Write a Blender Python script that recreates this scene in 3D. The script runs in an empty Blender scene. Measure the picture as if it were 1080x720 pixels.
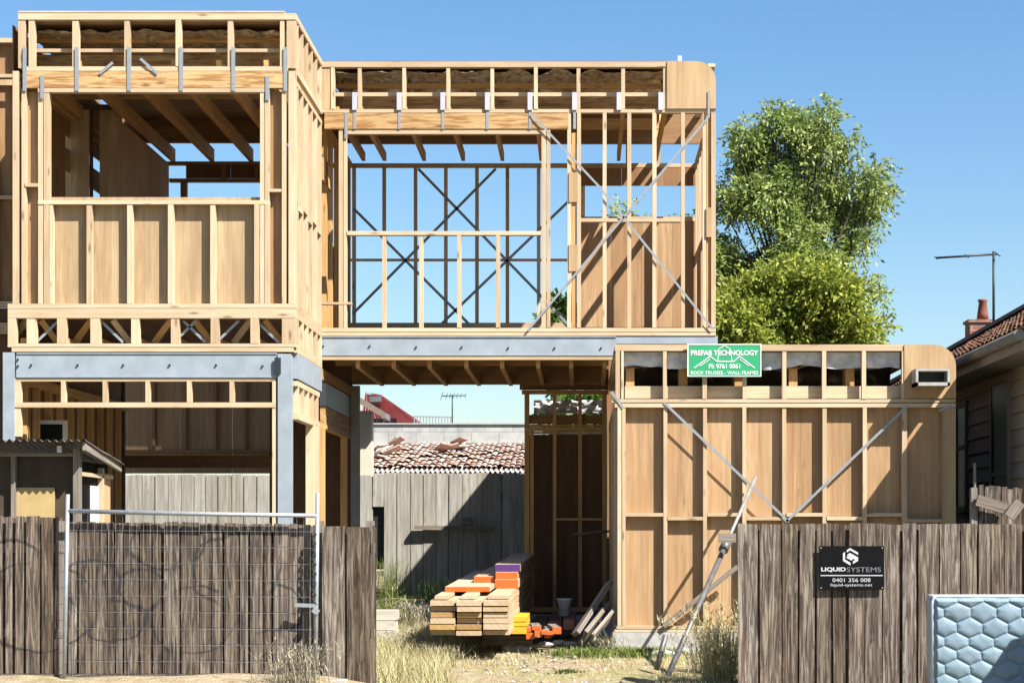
import bpy, math, random
from mathutils import Vector, Matrix, noise
random.seed(7)
R = math.radians
sc = bpy.context.scene
col = sc.collection
# ------------------------------------------------------------------ camera geometry
F = 1975.0            # focal length in photo pixels (photo is 1080 wide)
CX, CY, H = 616.0, 561.0, 1.65
DL, DM, DR, DBK, DF = 21.9, 24.1, 22.2, 27.2, 18.3
def X(px, d): return (px-CX)*d/F
def Z(py, d): return H+(CY-py)*d/F
def P(px, py, d): return Vector((X(px, d), d, Z(py, d)))
def sstep(a, b, t):
    t = max(0, min(1, (t-a)/(b-a))); return t*t*(3-2*t)
def g(x, y):
    z = 0.10+0.035*max(0, min(y, 33)-18.3)
    z += 0.15*sstep(-1.6, -2.6, x)*sstep(17.0, 18.4, y)*sstep(30, 21, y)
    return z

# ------------------------------------------------------------------ mesh builder
class MB:
    def __init__(s): s.v, s.f, s.uv, s.t, s.sm = [], [], [], [], []
    def _q(s, idx, uvs, t, smooth=False):
        s.f.append(tuple(idx)); s.uv.append(uvs); s.t.append(t); s.sm.append(smooth)
    def hexa(s, c, L, axis=None, t=None):
        # c: 8 corners order (x-,y-,z-),(x+,y-,z-),(x+,y+,z-),(x-,y+,z-), then z+ ; L: local (lx,ly,lz) sizes
        t = random.random() if t is None else t
        b = len(s.v); s.v += [Vector(p) for p in c]
        if axis is None: axis = max(range(3), key=lambda i: L[i])
        loc = [(0,0,0),(L[0],0,0),(L[0],L[1],0),(0,L[1],0),(0,0,L[2]),(L[0],0,L[2]),(L[0],L[1],L[2]),(0,L[1],L[2])]
        ou, ov = random.uniform(0, 90), random.uniform(0, 90)
        oth = [i for i in range(3) if i != axis]
        for q in ((0,3,2,1),(4,5,6,7),(0,1,5,4),(2,3,7,6),(1,2,6,5),(3,0,4,7)):
            s._q([b+i for i in q], [(loc[i][axis]+ou, loc[i][oth[0]]+loc[i][oth[1]]+ov) for i in q], t)
    def box(s, x0, x1, y0, y1, z0, z1, axis=None, t=None):
        if x0 > x1: x0, x1 = x1, x0
        if z0 > z1: z0, z1 = z1, z0
        s.hexa([(x0,y0,z0),(x1,y0,z0),(x1,y1,z0),(x0,y1,z0),(x0,y0,z1),(x1,y0,z1),(x1,y1,z1),(x0,y1,z1)],
               (x1-x0, y1-y0, z1-z0), axis, t); return s
    def pb(s, x0, x1, y0, y1, d, dep, axis=None, t=None):       # box by facade outline at depth d
        return s.box(X(x0,d), X(x1,d), d, d+dep, Z(y1,d), Z(y0,d), axis, t)
    def bar(s, p, q, w, th, n=(0,1,0), t=None):                  # oriented bar, th along n
        p, q = Vector(p), Vector(q); a = (q-p); ln = a.length; a.normalize()
        n = Vector(n); n = (n-a*n.dot(a)).normalized(); sd = a.cross(n)
        c = []
        for zz in (0, 1):
            for (i, j) in ((-1,-1),(1,-1),(1,1),(-1,1)):
                c.append(p+a*ln*zz+sd*(w/2*i)+n*(th/2*j))
        s.hexa(c, (w, th, ln), 2, t); return s
    def tube(s, pts, r, n=8, t=None, cap=True):
        t = random.random() if t is None else t
        pts = [Vector(p) for p in pts]
        if not hasattr(r, '__len__'): r = [r]*len(pts)
        b = len(s.v); prev = None
        for i, p in enumerate(pts):
            a = (pts[min(i+1, len(pts)-1)]-pts[max(i-1, 0)]).normalized()
            ref = Vector((0,0,1)) if abs(a.z) < .9 else Vector((1,0,0))
            if prev is not None: ref = prev
            u = (ref-a*ref.dot(a)).normalized(); w = a.cross(u); prev = u
            for k in range(n):
                an = 2*math.pi*k/n
                s.v.append(p+(u*math.cos(an)+w*math.sin(an))*r[i])
        acc = random.uniform(0, 50)
        for i in range(len(pts)-1):
            ln = (pts[i+1]-pts[i]).length
            for k in range(n):
                k2 = (k+1) % n; c0, c1 = k*.1, (k+1)*.1
                s._q([b+i*n+k, b+i*n+k2, b+(i+1)*n+k2, b+(i+1)*n+k],
                     [(acc,c0),(acc,c1),(acc+ln,c1),(acc+ln,c0)], t, True)
            acc += ln
        if cap:
            s._q([b+k for k in range(n)][::-1], [(0,0)]*n, t)
            s._q([b+(len(pts)-1)*n+k for k in range(n)], [(0,0)]*n, t)
        return s
    def prism(s, outline, y0, y1, axis='v', t=None):             # outline [(x,z)] ccw seen from -Y
        t = random.random() if t is None else t
        b = len(s.v); n = len(outline); ou, ov = random.uniform(0,90), random.uniform(0,90)
        for (x, z) in outline: s.v.append(Vector((x, y0, z)))
        for (x, z) in outline: s.v.append(Vector((x, y1, z)))
        uvf = (lambda x, z: (z+ou, x+ov)) if axis == 'v' else (lambda x, z: (x+ou, z+ov))
        s._q(list(range(b, b+n)), [uvf(*o) for o in outline], t)
        s._q([b+n+i for i in range(n)][::-1], [uvf(*o) for o in outline][::-1], t)
        for i in range(n):
            j = (i+1) % n
            s._q([b+j, b+i, b+n+i, b+n+j], [(ou,0),(ou,.1),(ou+.1,.1),(ou+.1,0)], t)
        return s
    def grid(s, fn, nu, nv, t=.5, smooth=True, su=1, sv=1):
        b = len(s.v)
        for j in range(nv+1):
            for i in range(nu+1): s.v.append(Vector(fn(i/nu, j/nv)))
        for j in range(nv):
            for i in range(nu):
                a = b+j*(nu+1)+i
                s._q([a, a+1, a+nu+2, a+nu+1], [(i/nu*su,j/nv*sv),((i+1)/nu*su,j/nv*sv),((i+1)/nu*su,(j+1)/nv*sv),(i/nu*su,(j+1)/nv*sv)], t, smooth)
        return s
    def tri(s, pts, t, uvs=None):
        b = len(s.v); s.v += [Vector(p) for p in pts]
        n = len(pts)
        s._q(range(b, b+n), uvs or [(0,0),(0,1),(1,1),(1,0)][:n], t); return s
    def build(s, name, mat, parent=None, origin=None, label=None):
        if origin is None:
            lo = [min(p[i] for p in s.v) for i in range(3)]; hi = [max(p[i] for p in s.v) for i in range(3)]
            origin = Vector(((lo[0]+hi[0])/2, (lo[1]+hi[1])/2, lo[2]))
        origin = Vector(origin)
        me = bpy.data.meshes.new(name)
        me.from_pydata([p-origin for p in s.v], [], s.f)
        uvl = me.uv_layers.new(name='grain')
        flat = [c for u in s.uv for p in u for c in p]
        uvl.data.foreach_set('uv', flat)
        at = me.attributes.new('tint', 'FLOAT', 'FACE'); at.data.foreach_set('value', s.t)
        me.polygons.foreach_set('use_smooth', s.sm)
        me.materials.append(mat); me.update()
        o = bpy.data.objects.new(name, me); col.objects.link(o)
        wl = origin
        if parent is not None:
            o.parent = parent; wl = origin-Vector(parent['_w'])
        o.location = wl; o['_w'] = tuple(origin)
        if label: o['label'] = label
        return o
def tag(o, label, cat, group=None, kind=None):
    if label: o['label'] = label
    if cat: o['category'] = cat
    if group: o['group'] = group
    if kind: o['kind'] = kind
    return o
def thing(name, label, cat, loc, group=None):
    o = bpy.data.objects.new(name, None); col.objects.link(o); o.empty_display_size = .2
    o.location = loc; o['_w'] = tuple(loc)
    return tag(o, label, cat, group)
def dup(root, loc, label, rot=None):
    r = root.copy(); col.objects.link(r); r.location = loc; r['label'] = label
    if rot: r.rotation_euler = rot
    for ch in root.children:
        c = ch.copy(); col.objects.link(c); c.parent = r
    return r

# ------------------------------------------------------------------ materials
def newmat(name):
    m = bpy.data.materials.new(name); m.use_nodes = True
    nt = m.node_tree; b = nt.nodes['Principled BSDF']; b.inputs['Specular IOR Level'].default_value = .3
    return m, nt, b
def N(nt, typ, **kw):
    n = nt.nodes.new(typ)
    for k, v in kw.items(): setattr(n, k, v)
    return n
def ramp(nt, src, stops):
    r = N(nt, 'ShaderNodeValToRGB'); e = r.color_ramp.elements
    while len(e) < len(stops): e.new(.5)
    for el, (p, c) in zip(e, stops): el.position = p; el.color = (*c, 1)
    nt.links.new(src, r.inputs['Fac']); return r.outputs['Color']
def noise_tex(nt, vec, scale, detail=4, rough=.55, dist=0):
    n = N(nt, 'ShaderNodeTexNoise'); n.inputs['Scale'].default_value = scale
    n.inputs['Detail'].default_value = detail; n.inputs['Roughness'].default_value = rough
    n.inputs['Distortion'].default_value = dist
    if vec is not None: nt.links.new(vec, n.inputs['Vector'])
    return n.outputs['Fac']
def mapv(nt, vec, sc_, loc=(0,0,0)):
    m = N(nt, 'ShaderNodeMapping'); m.inputs['Scale'].default_value = sc_; m.inputs['Location'].default_value = loc
    nt.links.new(vec, m.inputs['Vector']); return m.outputs['Vector']
def mix(nt, fac, a, b, mode='MIX'):
    m = N(nt, 'ShaderNodeMix', data_type='RGBA', blend_type=mode)
    for sock, val in (('Factor', fac), ('A', a), ('B', b)):
        i = [q for q in m.inputs if q.name == sock and (q.type == 'RGBA' or sock == 'Factor' and q.type == 'VALUE')][0]
        if isinstance(val, (int, float)): i.default_value = val
        elif isinstance(val, tuple): i.default_value = (*val, 1)
        else: nt.links.new(val, i)
    return [q for q in m.outputs if q.type == 'RGBA'][0]
def math_(nt, op, a, b=None, c=None, clamp=False):
    m = N(nt, 'ShaderNodeMath', operation=op, use_clamp=clamp)
    for i, v in enumerate((a, b, c)):
        if v is None: continue
        if isinstance(v, (int, float)): m.inputs[i].default_value = v
        else: nt.links.new(v, m.inputs[i])
    return m.outputs[0]
def attr(nt, name):
    a = N(nt, 'ShaderNodeAttribute'); a.attribute_name = name; return a.outputs['Fac']
def uvn(nt): return N(nt, 'ShaderNodeUVMap', uv_map='grain').outputs['UV']
def bump(nt, b, h, strength, dist=.01):
    n = N(nt, 'ShaderNodeBump'); n.inputs['Strength'].default_value = strength; n.inputs['Distance'].default_value = dist
    nt.links.new(h, n.inputs['Height']); nt.links.new(n.outputs['Normal'], b.inputs['Normal'])

def wood(name, base, dark, tintvar=.25, along=1.1, across=28, contrast=.55, knots=.6, knot_col=(.16,.07,.03), rough=.75, stain=None, lo=.32, wd=.36, streak=None):
    m, nt, b = newmat(name); uv = uvn(nt)
    gr = noise_tex(nt, mapv(nt, uv, (along, across, 1)), 1.0, 5, .62, .4)
    fine = noise_tex(nt, mapv(nt, uv, (along*4, across*4.5, 1)), 1.0, 3, .6)
    c = ramp(nt, gr, [(lo, dark), (lo+wd*(1.15-contrast*.4), base)])
    c = mix(nt, .28, c, ramp(nt, fine, [(.3, (.35,.3,.25)), (.7, (1,1,1))]), 'MULTIPLY')
    if knots:
        v = N(nt, 'ShaderNodeTexVoronoi'); v.inputs['Scale'].default_value = 1
        nt.links.new(mapv(nt, uv, (2.1, 7.5, 1)), v.inputs['Vector'])
        k = ramp(nt, v.outputs['Distance'], [(.05, (1,1,1)), (.17, (0,0,0))])
        c = mix(nt, math_(nt, 'MULTIPLY', k, knots), c, knot_col)
    blot = noise_tex(nt, mapv(nt, uv, (.9, 2.2, 1)), 1.0, 3)
    c = mix(nt, .5, c, ramp(nt, blot, [(.3, (.72,.66,.6)), (.65, (1.05,1.03,1.0))]), 'MULTIPLY')
    if stain:
        sn = noise_tex(nt, mapv(nt, uv, (.6, 3.5, 1), (13,4,0)), 1.3, 4)
        c = mix(nt, ramp(nt, sn, [(.52, (0,0,0)), (.72, (1,1,1))]), c, stain)
    if streak:
        s1 = noise_tex(nt, mapv(nt, uv, (1.8, 30, 1), (5,9,0)), 1.0, 7, .72, .9)
        c = mix(nt, ramp(nt, s1, [(.46, (0,0,0)), (.63, (.85,.85,.85))]), c, streak)
        s2 = noise_tex(nt, mapv(nt, uv, (.7, 55, 1), (25,3,0)), 1.0, 4, .65, .6)
        c = mix(nt, ramp(nt, s2, [(.36, (.9,.9,.9)), (.43, (0,0,0))]), c, (.022,.016,.014))
    tv = math_(nt, 'MULTIPLY_ADD', attr(nt, 'tint'), tintvar, 1-tintvar*.55)
    cc = N(nt, 'ShaderNodeCombineColor')
    nt.links.new(math_(nt, 'POWER', tv, .8), cc.inputs[0]); nt.links.new(tv, cc.inputs[1]); nt.links.new(math_(nt, 'POWER', tv, 1.25), cc.inputs[2])
    c = mix(nt, 1.0, c, cc.outputs[0], 'MULTIPLY')
    nt.links.new(c, b.inputs['Base Color']); b.inputs['Roughness'].default_value = rough
    bump(nt, b, gr, .25, .004)
    return m
pine = wood('pine_framing', (.71,.58,.41), (.59,.435,.265), .32, knots=.7)
pine_or = wood('treated_pine', (.74,.47,.20), (.54,.30,.11), .25, knots=.5)
lvl = wood('laminated_beam', (.63,.42,.20), (.38,.19,.065), .2, along=2.6, across=24, contrast=.9, knots=.85, lo=.40, wd=.2)
ply = wood('plywood', (.59,.45,.28), (.43,.30,.165), .26, along=.8, across=11, knots=.25, stain=(.40,.27,.15))
plyr = wood('red_plywood', (.57,.385,.215), (.40,.24,.12), .36, along=.7, across=16, knots=.3, stain=(.44,.25,.12))
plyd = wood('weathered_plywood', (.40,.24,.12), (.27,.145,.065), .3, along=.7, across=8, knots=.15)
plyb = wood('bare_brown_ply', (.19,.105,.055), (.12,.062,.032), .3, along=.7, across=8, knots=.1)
plyp = wood('pale_gusset_ply', (.60,.44,.26), (.48,.32,.17), .12, along=.5, across=7, knots=.12, stain=(.55,.38,.2))
oldpal = wood('weathered_brown_paling', (.15,.112,.082), (.04,.028,.022), .65, along=2.2, across=14, contrast=.1, knots=.7, knot_col=(.04,.025,.02), rough=.9, stain=(.10,.06,.04), lo=.36, wd=.28, streak=(.36,.30,.232))
greypal = wood('weathered_grey_paling', (.52,.51,.465), (.29,.28,.245), .28, along=1.2, across=22, knots=.45, knot_col=(.12,.09,.06), rough=.9)
greytim = wood('grey_timber', (.36,.32,.27), (.16,.13,.11), .3, along=1.2, across=30, knots=.3, rough=.9)
palewood = wood('pale_sawn_timber', (.66,.53,.36), (.52,.37,.22), .3, knots=.3)
endwood = wood('yellow_sawn_timber', (.58,.39,.17), (.40,.24,.085), .6, knots=.3)

def plain(name, c, rough=.6, metal=0, var=.15, scale=6, spec=.3, bmp=0):
    m, nt, b = newmat(name)
    tc = N(nt, 'ShaderNodeTexCoord').outputs['Object']
    n = noise_tex(nt, tc, scale, 5, .6)
    lo = tuple(x*(1-var) for x in c); hi = tuple(min(1, x*(1+var)) for x in c)
    cc = ramp(nt, n, [(.3, lo), (.7, hi)])
    nt.links.new(cc, b.inputs['Base Color']); b.inputs['Roughness'].default_value = rough
    b.inputs['Metallic'].default_value = metal; b.inputs['Specular IOR Level'].default_value = spec
    if bmp: bump(nt, b, n, bmp, .02)
    return m
steel = plain('primed_steel', (.31,.36,.41), .5, 0, .12, 5)
galv = plain('galvanised_steel', (.45,.48,.51), .42, .55, .15, 20)
strapm = plain('galvanised_strap', (.34,.37,.40), .5, .35, .12, 20)
lav = plain('joist_bracket_zinc', (.60,.60,.72), .5, .3, .1, 8)
darkm = plain('dark_steel', (.05,.055,.06), .5, .5, .2, 20)
foil = plain('foil_insulation', (.62,.52,.38), .28, .5, .6, 15, bmp=1.0)
bracem = plain('dull_brace_steel', (.27,.30,.33), .5, .3, .2, 10)
whitefoil = plain('white_roof_wrap', (.60,.61,.63), .45, .15, .3, 7, bmp=.7)
conc = plain('concrete', (.46,.45,.42), .9, 0, .2, 9, bmp=.4)
white_paint = plain('white_paint', (.74,.74,.72), .5, 0, .08, 5)
cream = plain('cream_render', (.68,.60,.47), .9, 0, .08, 5)
blackp = plain('black_sign_board', (.006,.006,.007), .55, 0, .3, 8, .08)
greyink = plain('grey_lettering', (.55,.56,.57), .5)
dimink = plain('dim_lettering', (.20,.20,.21), .5)
greenp = plain('green_sign_board', (.035,.36,.155), .45, 0, .06, 2)
whiteink = plain('white_lettering', (.78,.85,.78), .5)
orangep = plain('orange_end_paint', (.72,.13,.02), .6, 0, .15, 12)
purplep = plain('purple_end_paint', (.09,.03,.16), .6, 0, .15, 12)
yellowp = plain('yellow_paint', (.62,.38,.03), .6, 0, .15, 8)
redmetal = plain('red_roof_sheet', (.50,.20,.19), .6, 0, .12, 3)
greymetal = plain('grey_roof_sheet', (.15,.155,.165), .5, .2, .2, 4)
gutterm = plain('dull_gutter', (.20,.19,.175), .6, 0, .15, 4)
glassd = plain('dark_window_glass', (.014,.015,.017), .4, 0, .2, 3, .12)
plas = plain('white_plastic', (.72,.72,.70), .5, 0, .06, 6)
rustcorr = plain('old_corrugated_iron', (.15,.135,.125), .6, .3, .4, 5)
stone = plain('pale_rubble', (.45,.43,.40), .9, 0, .2, 12, bmp=.5)
pipe_m = plain('grey_steel_prop', (.17,.165,.16), .5, .4, .35, 9)

def brickish(name, c1, c2, mort, bw, bh, mw=.012, rough=.9, off=.5, axes='xz'):
    m, nt, b = newmat(name)
    tc = N(nt, 'ShaderNodeTexCoord').outputs['Object']
    sp = N(nt, 'ShaderNodeSeparateXYZ'); nt.links.new(tc, sp.inputs[0])
    cb = N(nt, 'ShaderNodeCombineXYZ')
    if axes == 'xz':
        nt.links.new(math_(nt, 'ADD', sp.outputs[0], sp.outputs[1]), cb.inputs[0])
    else: nt.links.new(sp.outputs[0], cb.inputs[0])
    nt.links.new(sp.outputs[2], cb.inputs[1])
    br = N(nt, 'ShaderNodeTexBrick'); br.offset = off
    br.inputs['Scale'].default_value = 1; br.inputs['Brick Width'].default_value = bw; br.inputs['Row Height'].default_value = bh
    br.inputs['Mortar Size'].default_value = mw
    br.inputs['Color1'].default_value = (*c1, 1); br.inputs['Color2'].default_value = (*c2, 1); br.inputs['Mortar'].default_value = (*mort, 1)
    nt.links.new(cb.outputs[0], br.inputs['Vector'])
    n = noise_tex(nt, tc, 5, 5)
    c = mix(nt, .6, br.outputs['Color'], ramp(nt, n, [(.3,(.6,.6,.6)),(.65,(1.05,1.05,1.05))]), 'MULTIPLY')
    nt.links.new(c, b.inputs['Base Color']); b.inputs['Roughness'].default_value = rough
    return m
blockm = brickish('grey_block', (.52,.52,.50), (.46,.46,.44), (.36,.36,.35), .62, .3, .012)
brickm = brickish('red_brick', (.36,.15,.09), (.28,.11,.07), (.34,.30,.26), .23, .08, .01)

def tint_ramp(name, stops, rough=.85, trans=0, nz=0):
    m, nt, b = newmat(name)
    c = ramp(nt, attr(nt, 'tint'), stops)
    if nz:
        n = noise_tex(nt, N(nt, 'ShaderNodeTexCoord').outputs['Object'], nz, 4)
        c = mix(nt, .6, c, ramp(nt, n, [(.3,(.55,.5,.48)),(.65,(1.08,1.05,1.0))]), 'MULTIPLY')
    nt.links.new(c, b.inputs['Base Color']); b.inputs['Roughness'].default_value = rough
    if trans:
        tr = N(nt, 'ShaderNodeBsdfTranslucent'); nt.links.new(c, tr.inputs['Color'])
        ms = N(nt, 'ShaderNodeMixShader'); ms.inputs[0].default_value = trans
        out = nt.nodes['Material Output']
        nt.links.new(b.outputs[0], ms.inputs[1]); nt.links.new(tr.outputs[0], ms.inputs[2]); nt.links.new(ms.outputs[0], out.inputs[0])
    return m
tilem = tint_ramp('old_terracotta_tile', [(0,(.34,.20,.15)),(.3,(.48,.31,.25)),(.65,(.57,.44,.38)),(1,(.62,.54,.48))], .9, 0, 6)
tileo = tint_ramp('orange_roof_tile', [(0,(.12,.065,.045)),(.5,(.25,.125,.075)),(1,(.33,.19,.11))], .9, 0, 7)
leafd = tint_ramp('olive_leaf', [(0,(.09,.14,.03)),(.4,(.23,.32,.07)),(.75,(.39,.47,.14)),(1,(.54,.58,.27))], .45, .35)
leafy = tint_ramp('yellow_green_leaf', [(0,(.12,.17,.022)),(.5,(.30,.37,.05)),(1,(.52,.53,.09))], .55, .35)
leafg = tint_ramp('mid_green_leaf', [(0,(.05,.10,.02)),(.5,(.10,.17,.03)),(1,(.17,.24,.05))], .55, .3)
strawm = tint_ramp('dry_straw', [(0,(.34,.30,.12)),(.5,(.54,.48,.24)),(1,(.68,.62,.38))], .9, .25)
greyweed = tint_ramp('grey_dry_weed', [(0,(.22,.19,.12)),(.5,(.38,.34,.24)),(1,(.52,.48,.36))], .9, .2)
greenweed = tint_ramp('green_grass', [(0,(.10,.16,.03)),(.6,(.22,.28,.06)),(1,(.38,.38,.14))], .8, .3)
barkm = plain('bark', (.05,.04,.032), .95, 0, .4, 8)

def corr_board(name, c):
    m, nt, b = newmat(name)
    uv = uvn(nt); n = noise_tex(nt, mapv(nt, uv, (.7, 3, 1)), 1, 4)
    cc = mix(nt, math_(nt, 'MULTIPLY', attr(nt,'tint'), .5), ramp(nt, n, [(.3, tuple(x*.75 for x in c)), (.7, c)]), tuple(x*.8 for x in c))
    nt.links.new(cc, b.inputs['Base Color']); b.inputs['Roughness'].default_value = .75
    return m
weatherm = corr_board('painted_weatherboard', (.40,.33,.25))

def ground_mat():
    m, nt, b = newmat('dry_ground')
    tc = N(nt, 'ShaderNodeTexCoord').outputs['Object']
    big = noise_tex(nt, tc, .8, 5, .6); mid = noise_tex(nt, tc, 6, 6, .7); fin = noise_tex(nt, tc, 45, 4, .7)
    sand = ramp(nt, mid, [(.3, (.24,.18,.11)), (.5, (.40,.32,.21)), (.72, (.52,.45,.33))])
    straw = ramp(nt, mid, [(.3, (.25,.22,.09)), (.7, (.46,.41,.21))])
    sp = N(nt, 'ShaderNodeSeparateXYZ'); nt.links.new(tc, sp.inputs[0])
    c = mix(nt, ramp(nt, big, [(.42,(0,0,0)),(.6,(1,1,1))]), sand, straw)
    c = mix(nt, .8, c, ramp(nt, fin, [(.3,(.62,.58,.52)),(.65,(1.1,1.08,1.05))]), 'MULTIPLY')
    v = N(nt, 'ShaderNodeTexVoronoi'); v.inputs['Scale'].default_value = 26; nt.links.new(tc, v.inputs['Vector'])
    c = mix(nt, ramp(nt, v.outputs['Distance'], [(.12,(.7,.7,.7)),(.2,(0,0,0))]), c, (.60,.56,.49))
    nt.links.new(c, b.inputs['Base Color']); b.inputs['Roughness'].default_value = .95
    bump(nt, b, math_(nt, 'ADD', mid, math_(nt, 'MULTIPLY', fin, .4)), .8, .06)
    return m
groundm = ground_mat()
def mattress_mat():
    m, nt, b = newmat('pale_blue_quilt')
    tc = N(nt, 'ShaderNodeTexCoord').outputs['Object']
    n = noise_tex(nt, tc, 5, 5, .6); f = noise_tex(nt, tc, 60, 3)
    c = ramp(nt, n, [(.3,(.17,.25,.31)),(.65,(.22,.31,.375)),(.8,(.30,.37,.41))])
    st = noise_tex(nt, mapv(nt, tc, (1,1,2.2)), 2.1, 5)
    c = mix(nt, ramp(nt, st, [(.56,(0,0,0)),(.75,(.6,.6,.6))]), c, (.30,.34,.34))
    nt.links.new(c, b.inputs['Base Color']); b.inputs['Roughness'].default_value = .6
    bump(nt, b, math_(nt,'ADD', math_(nt,'MULTIPLY', n, 1.5), math_(nt,'MULTIPLY', f, .3)), .25, .015)
    return m
mattm = mattress_mat()
def graffiti_wood():
    m = oldpal.copy(); m.name = 'sprayed_brown_paling'; nt = m.node_tree; b = nt.nodes['Principled BSDF']
    src = b.inputs['Base Color'].links[0].from_socket
    geo = N(nt, 'ShaderNodeNewGeometry').outputs['Position']
    sp = N(nt, 'ShaderNodeSeparateXYZ'); nt.links.new(geo, sp.inputs[0])
    wob = math_(nt, 'MULTIPLY', math_(nt, 'SUBTRACT', noise_tex(nt, geo, 3, 2), .5), .25)
    tot = None
    for (px, py, r, wd) in ((15,590,27,3.5),(40,640,60,3),(95,615,32,3.5),(120,655,30,3),(175,570,40,3.5),(150,620,26,3),(250,600,48,3),(285,640,34,3),(205,655,45,2.5)):
        dx = math_(nt, 'SUBTRACT', sp.outputs[0], X(px, DF)); dz = math_(nt, 'SUBTRACT', sp.outputs[2], Z(py, DF))
        rr = math_(nt, 'SQRT', math_(nt, 'ADD', math_(nt, 'MULTIPLY', dx, dx), math_(nt, 'MULTIPLY', math_(nt,'MULTIPLY',dz,dz), 1.6)))
        e = math_(nt, 'ABSOLUTE', math_(nt, 'ADD', math_(nt, 'SUBTRACT', rr, r*DF/F), wob))
        k = math_(nt, 'SUBTRACT', 1.0, math_(nt, 'DIVIDE', e, wd*DF/F), None, True)
        tot = k if tot is None else math_(nt, 'MAXIMUM', tot, k)
    brk = ramp(nt, noise_tex(nt, geo, 1.7, 2), [(.38,(0,0,0)),(.48,(1,1,1))])
    c = mix(nt, math_(nt, 'MULTIPLY', math_(nt, 'MULTIPLY', tot, brk), .88), src, (.018,.017,.02))
    nt.links.new(c, b.inputs['Base Color']); return m
spraypal = graffiti_wood()

# ------------------------------------------------------------------ setting
gb = MB()
xs = [-300,-120,-60,-30,-16]+[-12+.5*i for i in range(49)]+[16,30,60,120,300]
ys = [-60,-20,-5,5,12,15]+[17+.25*i for i in range(68)]+[36,40,46,56,80,140,300,700]
for j, y in enumerate(ys):
    for x in xs:
        wob = .05*(noise.noise(Vector((x*.9, y*.9, 0)))+.5*noise.noise(Vector((x*2.3, y*2.3, 3)))) if 17 < y < 34 and abs(x) < 12 else 0
        gb.v.append(Vector((x, y, g(x, y)+wob)))
nx = len(xs)
for j in range(len(ys)-1):
    for i in range(nx-1):
        a = j*nx+i
        gb._q([a, a+1, a+nx+1, a+nx], [(0,0)]*4, .5, True)
tag(gb.build('ground', groundm, origin=(0,0,0)), 'sandy ground with patches of dry straw grass', None, kind='structure')

rd = MB(); rd.box(-90, 90, -9, 14.2, .02, .06); tag(rd.build('road', plain('asphalt', (.05,.05,.052), .9, 0, .25, 14, bmp=.3), origin=(0,0,.06)), 'asphalt road in front of the plot', None, kind='structure')
kb = MB(); kb.box(-90, 90, 14.2, 14.5, .02, .155); tag(kb.build('kerb', conc, origin=(0,14.3,.02)), 'concrete kerb of the road', None, kind='structure')
kb = MB(); kb.box(-90, 90, 14.5, 16.4, .02, .145); tag(kb.build('footpath', plain('asphalt_path', (.11,.105,.10), .9, 0, .2, 9), origin=(0,15,.02)), 'grey footpath in front of the fences', None, kind='structure')
# ------------------------------------------------------------------ the timber house frame
BW = (X(330,DL), DL, .3)
house = thing('timber_house_frame', 'unfinished two storey house frame of pale pine studs with blue grey steel beams', 'house under construction', BW)
def jit(): return random.uniform(-.007, .007)
def studs(parent, name, lst, d, dep=.09, mat=pine):
    for (x0, x1, y0, y1) in lst:
        j = jit(); m = MB(); m.pb(x0+random.uniform(.05,.35), x1-random.uniform(.05,.35), y0, y1, d+j, dep-2*abs(j), 2 if (y1-y0) > 6 else None); m.build(name, mat, parent)
def plates(name, lst, d, dep, mat, parent=house):
    r = None
    for (x0, x1, y0, y1) in lst:
        g_ = .35 if y1-y0 < x1-x0 else 0
        m = MB().pb(x0+random.uniform(0,.4), x1-random.uniform(0,.4), y0+g_*.6, y1-g_*.5, d+jit(), dep+jit())
        o = m.build(name if r is None else ('stud' if y1-y0 > x1-x0 else 'plate'), mat, r or parent); r = r or o
    return r
def sframe(name, boxes, mat):
    r = None
    for b in boxes:
        o = MB().box(*b).build(name if r is None else 'plate', mat, r or house); r = r or o
    return r
def sb_(y0, y1, z0, z1, dx=.09, x=None):
    x = XR if x is None else x
    return (x-dx, x, y0, y1, z0, z1)
def sheet(parent, x0, x1, y0, y1, d, mat=ply, n=1, th=.012, name='plywood_sheet'):
    w = (x1-x0)/n
    for i in range(n):
        MB().pb(x0+i*w+.1, x0+(i+1)*w-.1, y0, y1, d+jit()*.5, th, 2).build(name, mat, parent)
def straps(parent, segs, d, w=.032, mat=strapm, name='brace_strap'):
    for (a, b_, c, e) in segs:
        MB().bar(P(a, b_, d), P(c, e, d), w, .004).build(name, mat, parent)
def bolts(parent, pts, d):
    for (x, y) in pts:
        p = P(x, y, d); MB().tube([p, p-Vector((0,.018,0))], .013, 6).build('bolt', darkm, parent)

# --- left box, roof edge frame
p = plates('parapet_frame', [(19,312,14,21),(26,304,70,75),(19,300,11.5,13.6)], DL, .10, pine)
studs(p, 'parapet_stud', [(19,27,21,72),(30,36.5,21,70),(76,83,21,70),(131,137,21,70),(185,191,21,70),(240,246,21,70),(295,300,21,70),(302,312,21,72)], DL)
MB().pb(28, 302, 51.5, 55, DL+.14, .05).build('batten', pine, p)
MB().pb(28, 302, 58, 70, DL+.6, .04).build('rim_board', lvl, p)
MB().pb(28, 302, 40, 45, DL+.5, .05).build('batten', pine_or, p)
lb = plates('lintel_beam', [(27.5,299,75,93)], DL-.004, .09, lvl)
straps(lb, [(x,50,x,96) for x in (26,81,136,191,246,301)], DL-.012, .045)
straps(lb, [(105,78,119,66),(148,62,166,78)], DL-.02, .032)
straps(lb, [(44.5,80,44.5,104),(282,80,282,106)], DL-.014, .045)
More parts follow.
